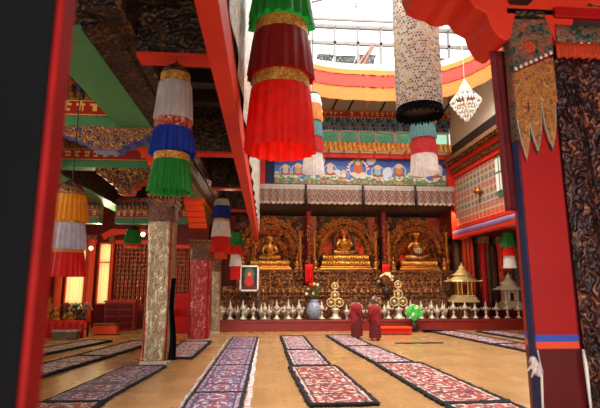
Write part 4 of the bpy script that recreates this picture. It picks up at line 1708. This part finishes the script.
M['navyblack'] = plain('dark_navy_felt', '16131C', .9, var=.3, scale=20, bump=.3)
rows = [
    # label, group, x, y0, y1, W, style, x2
    ('purple red woven mat, nearest of the row left of centre', -.9, 6.6, 9.7, .98, 'purple', -.9),
    ('purple red woven mat, second of the row left of centre', -.89, 9.75, 12.9, .98, 'purple', -.87),
    ('purple red woven mat, third of the row left of centre', -.87, 12.95, 16.2, .98, 'purple', -.84),
    ('purple red woven mat, farthest of the row left of centre', -.84, 16.25, 19.8, .98, 'purple', -.8),
    ('rust patterned mat with heavy dark border, nearest of the centre row', 1.42, 8.65, 12.55, 1.2, 'rust', 1.25),
    ('pale rust patterned mat, middle of the centre row', 1.22, 12.7, 15.7, 1.0, 'pale', 1.17),
    ('pale rust patterned mat, farthest of the centre row', 1.16, 15.8, 20.0, .92, 'pale', 1.12),
    ('rust patterned mat, nearest of the row leading to the monks, cut by the frame', 3.85, 4.6, 8.5, 1.2, 'rust', 3.8),
    ('large rust patterned mat with thick dark border in the row leading to the monks', 3.78, 8.6, 12.9, 1.22, 'rust', 3.6),
    ('pale patterned mat, second farthest of the row leading to the monks', 3.53, 13.0, 16.5, 1.05, 'pale', 3.28),
    ('pale patterned mat right behind the monks, farthest of their row', 3.25, 16.6, 20.2, 1.0, 'pale', 3.1),
    ('purple patterned mat by the dark near pillar in front of the gold pillar', -3.5, 6.0, 9.1, 1.15, 'rust', -3.48),
    ('purple patterned mat ending at the gold wrapped pillar', -3.46, 9.2, 12.95, 1.05, 'purple', -3.1),
    ('pale red mat between the gold and the red wrapped pillars', -2.62, 14.3, 18.35, 1.0, 'pale', -2.55),
    ('pale violet mat, nearer of the aisle row behind the gold pillar', -5.75, 11.4, 14.8, 1.05, 'pale', -5.15),
    ('pale violet mat, farther of the aisle row behind the gold pillar', -5.13, 14.9, 18.6, 1.0, 'pale', -4.55),
    ('pale pink mat in the aisle row nearest the offering table', -7.5, 14.4, 19.0, 1.0, 'pale', -6.35),
    ('dark edged mat in the right hand row near the altar step', 8.7, 16.9, 21.6, 1.1, 'pale', 8.2),
    ('dark edged mat nearer the red pillar in the right hand row', 9.25, 12.2, 16.8, 1.1, 'rust', 8.75),
    ('dark edged mat in the outer right row near the altar step', 10.9, 16.9, 21.6, 1.1, 'pale', 10.3),
]
for i, (lb, x, a, b, W, st, x2) in enumerate(rows):
    seat_mat(lb, 'rows of seating mats on the floor', x, a, b, W, st, i * 3 + 1, x2)
# pale fringe strips beside the second row
m = grid_paint(lambda u, v: 'D9CCC6' if hsh(int(v * 400), int(u * 3)) > .25 else 'A58C8C', lambda u, v: (-.34 + u * .1 + .012 * math.sin(v * 60), 6.6 + v * 13.1, .012), 2, 300)
tag(m.build('pale_fringe', M['attr']), 'pale fringe strip along the right edge of the purple mats', 'fringe')


m = grid_paint(lambda u, v: 'C9BCB8' if hsh(int(v * 400), int(u * 3), 4) > .3 else '8A7478', lambda u, v: (-1.45 - u * .06 + .01 * math.sin(v * 50), 6.6 + v * 13.1, .012), 2, 300)
tag(m.build('pale_fringe', M['attr']), 'thin pale fringe strip along the left edge of the purple mats', 'fringe')
# ------------------------------------------------------------------ hanging pleated banners
def banner(name, label, x, y, zb_, tiers, cord_to, n=22, amp=.05, seg=None, group=None, knob=True):
    """tiers listed from the bottom: (partname, material, height, r_bottom, r_top, pleat amplitude)"""
    t = thing(name, label, 'hanging banner', (x, y, zb_), 0, group)
    z = 0
    N = seg or max(64, n * 6)
    for (pn, mat, h, rb, rt, am) in tiers:
        m = MB()
        m.smooth = True
        ph = R.uniform(0, 6)
        k = 6
        am_ = am if am is not None else amp

        def rf(th, s):
            return 1 + am_ * (1.15 - .8 * s) * math.sin(n * th + ph) + am_ * .5 * math.sin(n * .5 * th + ph * 2) * (1 - s)
        prof = [(rt + (rb - rt) * (1 - i / k) ** .8, z + h * i / k) for i in range(k + 1)]
        m.lathe(prof, N, rf=rf, cap=False)
        o = m.build(pn, mat, t)
        m2 = MB().lathe([(rt * .95, z + h - .012), (rt * .95, z + h - .004)], 24)
        m2.build('hoop', M['darkwood'], t)
        z += h
    if knob:
        m = MB()
        m.smooth = True
        rt = tiers[-1][4]
        m.lathe([(rt, z - .005), (rt * .9, z + rt * .3), (rt * .45, z + rt * .7), (.03, z + rt * .9)], 24)
        m.build('top_cap', M['carve_dark'], t)
        z += rt * .85
    MB().tube([(0, 0, z - .02), (0, 0, cord_to - zb_)], .01, 6).build('cord', M['darkwood'], t)
    return t


banner('hanging_banner', 'large near banner in tiers of green, deep red and bright red', .17, 6.0, 3.86, [
    ('bright_red_tier', S['red'], .86, .465, .4, .045), ('gold_band', S['gold'], .17, .4, .39, .01), ('deep_red_tier', S['darkred'], .62, .45, .38, .04),
    ('gold_band', S['gold'], .17, .38, .37, .01), ('green_tier', S['green'], .78, .44, .34, .07), ('gold_band', S['gold'], .15, .34, .34, .01)], 11.8, 18, .05)
banner('hanging_banner', 'banner with silver, blue and green tiers hanging near the dark pillar', -1.28, 6.15, 3.32, [
    ('green_tier', S['green'], .42, .275, .23, .07), ('gold_band', S['gold'], .1, .235, .23, .01), ('blue_tier', S['blue'], .34, .3, .25, .06),
    ('red_band', S['redband'], .13, .25, .25, .02), ('silver_tier', S['greywhite'], .52, .25, .22, .06), ('gold_band', S['gold'], .14, .2, .2, .01)], 5.22, 20)
banner('hanging_banner', 'banner of marigold, white and red tiers beside the dark edge pillar', -3.72, 9.0, 2.27, [
    ('red_tier', S['red'], .44, .35, .3, .05), ('gold_band', S['paleorange'], .06, .3, .3, .01), ('white_tier', S['lilac'], .48, .33, .28, .05),
    ('gold_band', S['gold'], .05, .28, .28, .01), ('marigold_tier', S['yellow'], .5, .32, .26, .05), ('silver_top', M['carve_multi'], .14, .28, .2, .01)], 6.35, 22)
banner('hanging_banner', 'small banner of blue, white and red tiers next to the red brocade pillar', -1.45, 15.0, 2.95, [
    ('orange_tier', S['orange'], .2, .2, .19, .04), ('red_tier', S['red'], .5, .31, .26, .05), ('white_tier', S['white'], .5, .3, .25, .05), ('gold_band', S['gold'], .08, .25, .25, .01),
    ('blue_tier', S['blue'], .42, .31, .26, .05), ('silver_top', M['silverbrocade'], .22, .26, .2, .02)], 5.22, 20)
banner('hanging_banner', 'small banner of green, red and white tiers over the picture', -1.25, 19.5, 2.35, [
    ('scarlet_tail', S['red'], .55, .2, .2, .05), ('white_tier', S['white'], .48, .24, .2, .05), ('red_tier', S['red'], .35, .29, .24, .05), ('green_tier', S['green'], .55, .3, .22, .06)], 5.22, 18)
banner('hanging_banner', 'yellow, teal, red and white banner hanging behind the big red banner', 1.33, 13.0, 5.32, [
    ('white_tier', S['white'], .55, .31, .27, .04), ('red_tier', S['rose'], .5, .29, .26, .04), ('teal_tier', S['teal'], .5, .29, .25, .04), ('yellow_tier', S['paleorange'], .5, .29, .24, .04), ('white_top', S['white'], .3, .26, .2, .05)], 11.8, 22)
banner('hanging_banner', 'yellow, teal, red and white banner hanging below the flowered cylinder', 4.62, 13.0, 5.35, [
    ('white_tier', S['white'], .55, .4, .37, .04), ('red_tier', S['rose'], .5, .38, .35, .04), ('teal_tier', S['teal'], .5, .38, .34, .04), ('yellow_tier', S['paleorange'], .5, .38, .33, .04), ('white_top', S['white'], .3, .33, .25, .05)], 11.8, 22)
banner('hanging_banner', 'small green, red and white banner under the right gallery', 9.68, 18.0, 2.8, [
    ('white_tier', S['white'], .48, .24, .2, .05), ('red_tier', S['red'], .35, .26, .22, .05), ('green_tier', S['green'], .55, .29, .2, .07)], 4.75, 16)
banner('hanging_banner', 'small green banner hanging in front of the aisle lattice', -5.05, 18.0, 3.55, [
    ('orange_tier', S['orange'], .12, .33, .3, .05), ('green_tier', S['green'], .5, .32, .24, .07)], 6.35, 16)
# flowered white cylinder banner
t = banner('cylinder_banner', 'tall white cylinder banner covered in coloured flowers with dark hem', 2.45, 7.0, 4.82, [
    ('dark_hem', M['black'], .12, .35, .36, .05)], 11.8, 40, .02, 240, None, False)


def conf(u, v):
    a, b = u * 48, v * 50
    c, d = math.floor(a + .5 * (math.floor(b) % 2)), math.floor(b)
    fa = a + .5 * (d % 2) - c
    q = hsh(c, d, 3)
    if abs(fa - .5) + abs(b - d - .5) < .42 and q > .25:
        band = math.sin(v * 9 + u * 25)
        return ['5F7F6C', 'B96A58', '6F6A86', 'E0B548', 'C98A9A', '54605A'][int(hsh(c, d, 9) * 6)] if band > -.4 or q > .6 else 'E6D27A'
    return 'F4F1E8' if q < .8 else 'D8D4CC'


g = grid_paint(conf, lambda u, v: (.365 * math.cos(2 * PI * u) * (1 + .02 * math.sin(u * 240)), .365 * math.sin(2 * PI * u) * (1 + .02 * math.sin(u * 240)), .12 + v * 2.4), 256, 240)
g.build('flowered_cloth', M['flowered'], t, smooth=True)
m = MB()
m.smooth = True
for k in range(44):
    a = 2 * PI * k / 44
    m.ball((.36 * math.cos(a), .36 * math.sin(a), .0 + .02 * (k % 2)), (.026, .026, .05), 6, 5)
m.build('tassel_hem', M['black'], t)

# chandeliers
for i, (x, y, z) in enumerate(((6.0, 13.0, 7.05), (1.38, 13.9, 7.1), (3.1, 15.0, 11.9))):
    s = (1.0, .75, .5)[i]
    t = thing('chandelier', ['white crystal chandelier hanging by the right gallery', 'crystal chandelier half hidden behind the big red banner', 'small crystal chandelier high under the glass roof'][i], 'chandelier', (x, y, z))
    m = MB()
    m.smooth = True
    for r, zz, n in ((.06, 0, 6), (.16, .12, 12), (.26, .26, 18), (.36, .42, 26), (.44, .56, 32), (.36, .66, 24), (.2, .86, 14), (.14, 1.0, 10)):
        for k in range(n):
            a = 2 * PI * k / n + zz * 5
            m.ball((r * s * math.cos(a), r * s * math.sin(a), zz * s), (.024 * s, .024 * s, .055 * s), 5, 4)
    m.build('crystal_drops', M['crystal'], t)
    m = MB()
    m.smooth = True
    for r, zz in ((.44, .56), (.26, .28), (.2, .86)):
        m.tube([(r * s * math.cos(2 * PI * k / 20), r * s * math.sin(2 * PI * k / 20), (zz + .05) * s) for k in range(21)], .014, 5, False)
    for k in range(8):
        a = k * PI / 4
        m.tube([(0, 0, .4 * s), (.25 * s * math.cos(a), .25 * s * math.sin(a), .45 * s), (.44 * s * math.cos(a), .44 * s * math.sin(a), .61 * s), (.2 * s * math.cos(a), .2 * s * math.sin(a), .9 * s), (0, 0, 1.3 * s)], .012, 5)
    m.lathe([(.03, 0), (.07, .2 * s), (.04, .5 * s), (.05, 1.2 * s)], 10)
    m.build('frame', M['silver'], t)
    MB().tube([(0, 0, 1.2 * s), (0, 0, (11.8 if i < 2 else 13.2) - z)], .014, 6).build('chain', M['silver'], t)

# ------------------------------------------------------------------ skylight
# pleated ring valance (orange, red, yellow)


def ringband(name, mat, z0, z1, sc, label=None, parent=None, flare=0):
    m = MB()
    m.smooth = True
    N = 560
    vs, fs = [], []
    for j in range(3):
        for k in range(N):
            t = 2 * PI * k / N
            x, y = oval(t, sc + (.006 * (k % 2 * 2 - 1)) * (1 - j / 2) - flare * (1 - j / 2))
            vs.append((x, y, z0 + (z1 - z0) * j / 2 + (.03 * abs(math.sin(k * .25)) if j == 0 else 0)))
    for j in range(2):
        for k in range(N):
            k2 = (k + 1) % N
            fs.append((j * N + k, j * N + k2, (j + 1) * N + k2, (j + 1) * N + k))
    m.add(vs, fs)
    return m.build(name, mat, parent)


M['paleframe'] = plain('pale_grey_frame', '5E5A56', .5, bump=.02)
M['brownbar'] = plain('grey_brown_bar', '5C4E46', .6, bump=.05)
t = thing('ring_valance', 'oval pleated valance in orange, red and yellow round the skylight', 'valance', (0, 0, 0))
S['amber'] = plain('amber_pleats', 'C46A18', .7, var=.12, scale=5, bump=.05)
S['vermil'] = plain('vermilion_pleats', 'BE2A12', .7, var=.12, scale=5, bump=.05)
ringband('amber_tier', S['amber'], 10.08, 10.7, .985, parent=t)
ringband('vermilion_tier', S['vermil'], 10.7, 11.25, .98, parent=t)
ringband('yellow_tier', S['amber'], 11.25, 11.5, .975, parent=t)
ringband('beaded_top', M['silverbrocade'], 11.5, 11.78, .985, parent=t)
# lantern: window band and glazed roof
LX0, LX1, LY0, LY1 = CX - RX - .3, CX + RX + .3, CY - RY - .3, CY + RY + .3
m = MB()
for z0, z1 in ((11.85, 12.0), (12.95, 13.1), (13.75, 13.95)):
    m.box(LX0, LX1, LY1, LY1 + .14, z0, z1)
    m.box(LX0, LX1, LY0 - .14, LY0, z0, z1)
    m.box(LX0 - .14, LX0, LY0 - .14, LY1 + .14, z0, z1)
    m.box(LX1, LX1 + .14, LY0 - .14, LY1 + .14, z0, z1)
for k in range(10):
    xx = LX0 + (LX1 - LX0) * k / 9
    m.box(xx - .05, xx + .05, LY1, LY1 + .12, 11.85, 13.8)
for k in range(14):
    yy = LY0 + (LY1 - LY0) * k / 13
    m.box(LX0 - .12, LX0, yy - .05, yy + .05, 11.85, 13.8)
    m.box(LX1, LX1 + .12, yy - .05, yy + .05, 11.85, 13.8)
struct('trim_100', m, M['paleframe'], 'white frame of the skylight windows')
m = MB()
m.box(LX0, LX1, LY1 + .05, LY1 + .06, 12.0, 13.75)
m.box(LX0, LX0 + .01, LY0, LY1, 12.0, 13.75)
m.box(LX1, LX1 + .01, LY0, LY1, 12.0, 13.75)
struct('window_40', m, glass_mat('lantern_glass', 'FCFDFC', .008))
RIDGE = 15.6
m = MB()
m.add([(LX0 - .2, LY0, 13.95), (LX1 + .2, LY0, 13.95), (LX1 + .2, LY1 + .2, 13.95), (LX0 - .2, LY1 + .2, 13.95), (CX, LY0, RIDGE), (CX, LY1 + .2, RIDGE)], [(0, 3, 5, 4), (1, 2, 5, 4), (0, 1, 4), (2, 3, 5)])
struct('window_41', m, glass_mat('roof_glass', 'FFFFFF', .01))
m = MB()
for yy in (7.4, 10.6, 13.8, 17.0, 19.0):
    m.box(LX0 - .2, LX1 + .2, yy, yy + .08, 13.88, 13.98)
    m.tube([(LX0 - .2, yy, 13.95), (CX, yy, RIDGE)], .05, 6)
    m.tube([(LX1 + .2, yy, 13.95), (CX, yy, RIDGE)], .05, 6)
m.tube([(CX, LY0, RIDGE), (CX, LY1, RIDGE)], .07, 8)
struct('trim_101', m, M['brownbar'])
# reddish diagonal braces of the lantern
brm = plain('brown_brace_paint', '6E4436', .6, bump=.05)
for i, xx in enumerate((1.3, 4.0, 4.25, 6.9, 7.15, 9.2)):
    struct('trim_%d' % (110 + i), MB().tube([(xx, LY1 - .1, 11.86), (xx + (.55 if i % 2 == 0 else .75), LY1 + .02, 12.98)], .07, 6), brm)
# cross bars that carry the banners
for i, yy in enumerate((6.0, 7.0, 13.0, 13.9)):
    struct('trim_%d' % (120 + i), MB().tube([(LX0, yy, 11.8), (LX1, yy, 11.8)] if yy > 6.5 else [(XL, yy, 11.66), (XR, yy, 11.66)], .03, 6), M['white'])
# neighbouring roofs seen through the lantern windows
M['greyroof'] = plain('grey_green_render', '2C322E', .8)
for i, (xx, ww, hh) in enumerate(((2.7, .7, 14.3), (3.7, .9, 14.25), (4.9, .8, 14.35), (8.9, 1.2, 14.3))):
    m = MB().box(xx, xx + ww, 23, 25, 11.86, hh)
    m.prism([(22.9, hh), (25.1, hh), (24, hh + .12)], 'x', xx - .1, xx + ww + .1)
    tag(m.build('roof_chimney', M['greyroof']), 'grey green roof block outside the skylight, %s from the side of the big red banner' % nth(i), 'building', 'roof structures outside the skylight')

# ------------------------------------------------------------------ left aisle background
# lattice niche cases
M['lattice'] = plain('red_lattice_paint', 'B0382E', .5, var=.15)
fig = MB()
fig.smooth = True
fig.lathe([(.05, 0), (.055, .02), (.035, .05), (.04, .09), (.018, .11)], 7)
fig.ball((0, 0, .135), (.02, .02, .026), 6, 5)
f0 = fig.build('niche_figurine', M['goldbright'])
first = True
for (a, b, z0, z1, nm, yy) in ((-7.7, -5.3, 1.2, 4.25, 'wide', 24.9), (-4.75, -3.4, 1.2, 4.0, 'narrow', 24.6)):
    t = thing('niche_case', 'red lattice case of small gilt figures, the %s one' % nm + (' beside the windows' if nm == 'wide' else ' between the wrapped pillars'), 'case', ((a + b) / 2, yy, z0))
    w_ = b - a
    nx = 12 if nm == 'wide' else 7
    nz = 14 if nm == 'wide' else 13
    m = MB()
    for k in range(nx + 1):
        x = -w_ / 2 + w_ * k / nx
        m.box(x - .015, x + .015, -.16, .1, 0, z1 - z0)
    for k in range(nz + 1):
        z = (z1 - z0) * k / nz
        m.box(-w_ / 2, w_ / 2, -.17, .1, z - .015, z + .015)
    m.build('lattice', M['lattice'], t)
    MB().box(-w_ / 2, w_ / 2, .1, .16, 0, z1 - z0).build('back', M['darkred'], t)
    MB().cbox(-w_ / 2 - .1, w_ / 2 + .1, -.25, .16, z1 - z0, z1 - z0 + .2, .02).build('cornice', M['redorange'], t)
    MB().cbox(-w_ / 2 - .05, w_ / 2 + .05, -.2, .16, -1.2, -.02, .02).build('plinth', M['stepred'], t)
    for i in range(nx):
        for j in range(nz):
            if nm == 'narrow' and i > 5:
                continue
            o = f0 if first else f0.copy()
            if not first:
                COL.objects.link(o)
            first = False
            tag(o, 'tiny gilt figure in the %s lattice case, %s row up, %s column from the windows' % (nm, nth(j), nth(i)), 'figurine', 'gilt figures in the %s lattice case' % nm)
            o.location = ((a + b) / 2 - w_ / 2 + w_ * (i + .5) / nx, yy - .03, z0 + (z1 - z0) * j / nz + .016)
            o.scale = (1.25, 1.25, 1.15)
# curved red eave above the case
m = MB().prism([(-8.3, 4.45), (-8.1, 4.62), (-7.0, 4.8), (-5.2, 4.8), (-5.2, 5.0), (-8.0, 5.0), (-8.5, 4.7)], 'y', 24.5, 24.7)
tag(m.build('red_eave', M['redorange']), 'curved red eave board above the wide lattice case', 'eave')
# orange pillars by the windows
for i, x in enumerate((-9.05, -7.99, -10.6)):
    t = thing('window_pillar', ['orange pillar between the two glowing windows', 'slim orange pillar between window and lattice case', 'orange pillar left of the glowing windows'][i], 'pillar', (x, 24.95, 0))
    MB().lathe([(.26, 0), (.26, .1), (.2, .15), (.19, 4.2), (.26, 4.4), (.26, 4.5)] if i != 1 else [(.12, 0), (.1, .1), (.1, 4.2), (.12, 4.35)], 20).build('shaft', M['orange'], t, smooth=True)
    MB().cbox(-.3 if i != 1 else -.14, .3 if i != 1 else .14, -.25, .2, 4.5 if i != 1 else 4.35, 4.7, .02).build('capital', M['carve_multi'], t)
# red drawer cabinet
t = thing('drawer_cabinet', 'red brown cabinet of stacked drawers below the lattice case', 'cabinet', (-6.95, 23.3, 0))
MB().cbox(-.7, .7, 0, .6, 0, 1.35, .02).build('body', M['stepred'], t)
for k in range(4):
    d = MB().cbox(-.64, .64, -.03, .01, .1 + k * .31, .36 + k * .31, .012).build('drawer', M['darkred'], t)
    MB().ball((0, -.05, .23 + k * .31), (.04, .03, .03)).build('knob', M['gold'], d)
MB().cbox(-.75, .75, -.05, .64, 1.35, 1.42, .01).build('top', M['redorange'], t)
# offering table with its load
t = thing('offering_table', 'long low table under red cloth loaded with offerings near the windows', 'table', (-8.7, 20.6, 0))
MB().cbox(-1.3, 1.3, -.4, .4, .62, .7, .01).build('tabletop', M['redorange'], t)
for sx in (-1.2, 1.2):
    for sy in (-.32, .32):
        MB().cbox(sx - .04, sx + .04, sy - .04, sy + .04, 0, .62, .01).build('leg', M['darkwood'], t)
g = grid_paint(lambda u, v: '000', lambda u, v: (-1.32 + u * 2.64, -.42 + .02 * math.sin(u * 60) * (1 - v), .08 + v * .63), 90, 4) if False else None
wavy('cloth', S['red'], -1.32, 1.32, -.43, .06, .71, .02, 60, 90, 4, t)
tbl = [(-1.15, 'flower_pink'), (-.8, 'flower_red'), (.3, 'flower_red'), (.75, 'flower_white'), (1.18, 'flower_pink')]
labs = ['pink flower vase at the windowless end of the offering table', 'red flower vase on the offering table beside the brass urn', 'red flower vase in the middle of the offering table', 'cream flower vase on the offering table', 'pink flower vase at the cabinet end of the offering table']
for (dx, f), lb in zip(tbl, labs):
    bouquet('flower_vase', lb, -8.7 + dx, 20.65, .71, .26, .27, [M[f]], M['leaf'], M['gold'], 36)
m = MB()
m.smooth = True
m.lathe([(.12, 0), (.14, .05), (.07, .1), (.2, .28), (.22, .45), (.13, .55), (.16, .62), (.05, .68), (.09, .78), (.01, .98)], 18)
tag(m.build('brass_urn', M['gold'], None, (-9.0, 20.55, .71)), 'tall brass urn standing on the offering table', 'urn')
for i, x in enumerate((-8.65, -8.1, -7.62)):
    o = seated_figure('small_statue', ['small gilt statue beside the brass urn', 'small gilt statue between red and cream flowers', 'small dark bronze statue at the cabinet end of the table'][i], x, 20.42 if i else 20.4, .71, .42, M['goldbright'] if i < 2 else M['darkwood'])
# brocade front pieces on the floor in front of the table
t = thing('prayer_bench', 'low green covered prayer bench in front of the offering table', 'bench', (-7.9, 19.75, 0))
MB().cbox(-.5, .5, -.22, .22, .3, .38, .03).build('top', M['brocade_gold'], t)
MB().cbox(-.46, .46, -.2, .2, 0, .3, .02).build('base', M['brocade_teal'], t)
t = thing('red_chest', 'low gilt trimmed red chest between prayer bench and cabinet', 'chest', (-6.95, 21.6, 0))
MB().cbox(-.5, .5, -.22, .22, .04, .42, .02).build('body', M['orange'], t)
MB().cbox(-.53, .53, -.24, .24, .42, .48, .01).build('lid', M['carve_gold'], t)
# red draped chair near red pillar
t = thing('red_throne', 'red draped seat between the gold and red wrapped pillars', 'throne', (-3.75, 22.4, 0))
MB().cbox(-.45, .45, -.35, .35, 0, .75, .05).build('seat', S['red'], t)
MB().cbox(-.45, .45, .22, .38, .7, 1.75, .08).build('backrest', S['red'], t)
MB().cbox(-.5, -.38, -.35, .3, .7, 1.05, .04).build('armrest', S['orange'], t)
MB().cbox(.38, .5, -.35, .3, .7, 1.05, .04).build('armrest', S['orange'], t)
# bulbs
for i, (x, y, z) in enumerate(((-5.2, 20.0, 4.25), (-8.2, 22.5, 3.85))):
    t = thing('pendant_bulb', ['glowing round bulb above the wide lattice case', 'glowing round bulb in front of the windows'][i], 'lamp', (x, y, z))
    m = MB()
    m.smooth = True
    m.ball((0, 0, 0), .09)
    m.build('globe', M['bulb'], t)
    MB().tube([(0, 0, .07), (0, 0, (4.55 if i == 0 else 6.36) - z if i else 6.36 - z)], .01, 5).build('cord', M['darkwood'], t)

# ------------------------------------------------------------------ right aisle
for i, (x, y) in enumerate(((11.75, 24.6), (12.75, 24.6))):
    t = thing('gallery_pillar', ['round red pillar under the right gallery', 'stout orange red pillar under the right gallery by the pavilion'][i], 'pillar', (x, y, .5))
    MB().lathe([(.2, 0), (.22, .1), (.17, .18), (.17, 3.6), (.22, 3.8), (.24, 3.88)], 20).build('shaft', M['red'] if i == 0 else M['redorange'], t, smooth=True)
    MB().cbox(-.3, .3, -.25, .25, 3.88, 4.25, .03).build('capital', M['carve_multi'], t)
# orange red drapery bundles
for i, (x, y, z0, z1) in enumerate(((10.95, 24.7, 1.6, 4.7), (12.75, 24.3, 2.9, 4.0))):
    tag(wavy('orange_drape', S['orange'], x - .3, x + .3, y, z0, z1, .07, 18, 40, 8), ['orange cloth hanging behind the golden pagoda', 'orange cloth tied round the top of the stout gallery pillar'][i], 'drape')
tag(wavy('pale_scroll', M['brocade_gold'], 12.55, 12.95, 24.35, .52, 2.6, .02, 12, 20, 8), 'pale patterned scroll hanging on the stout gallery pillar', 'scroll')
tag(wavy('dark_backdrop_curtain', M['brocade_teal'], 10.4, 14.5, 25.4, .5, 4.7, .06, 60, 120, 6), 'dark patterned curtain behind the pavilion', 'curtain')
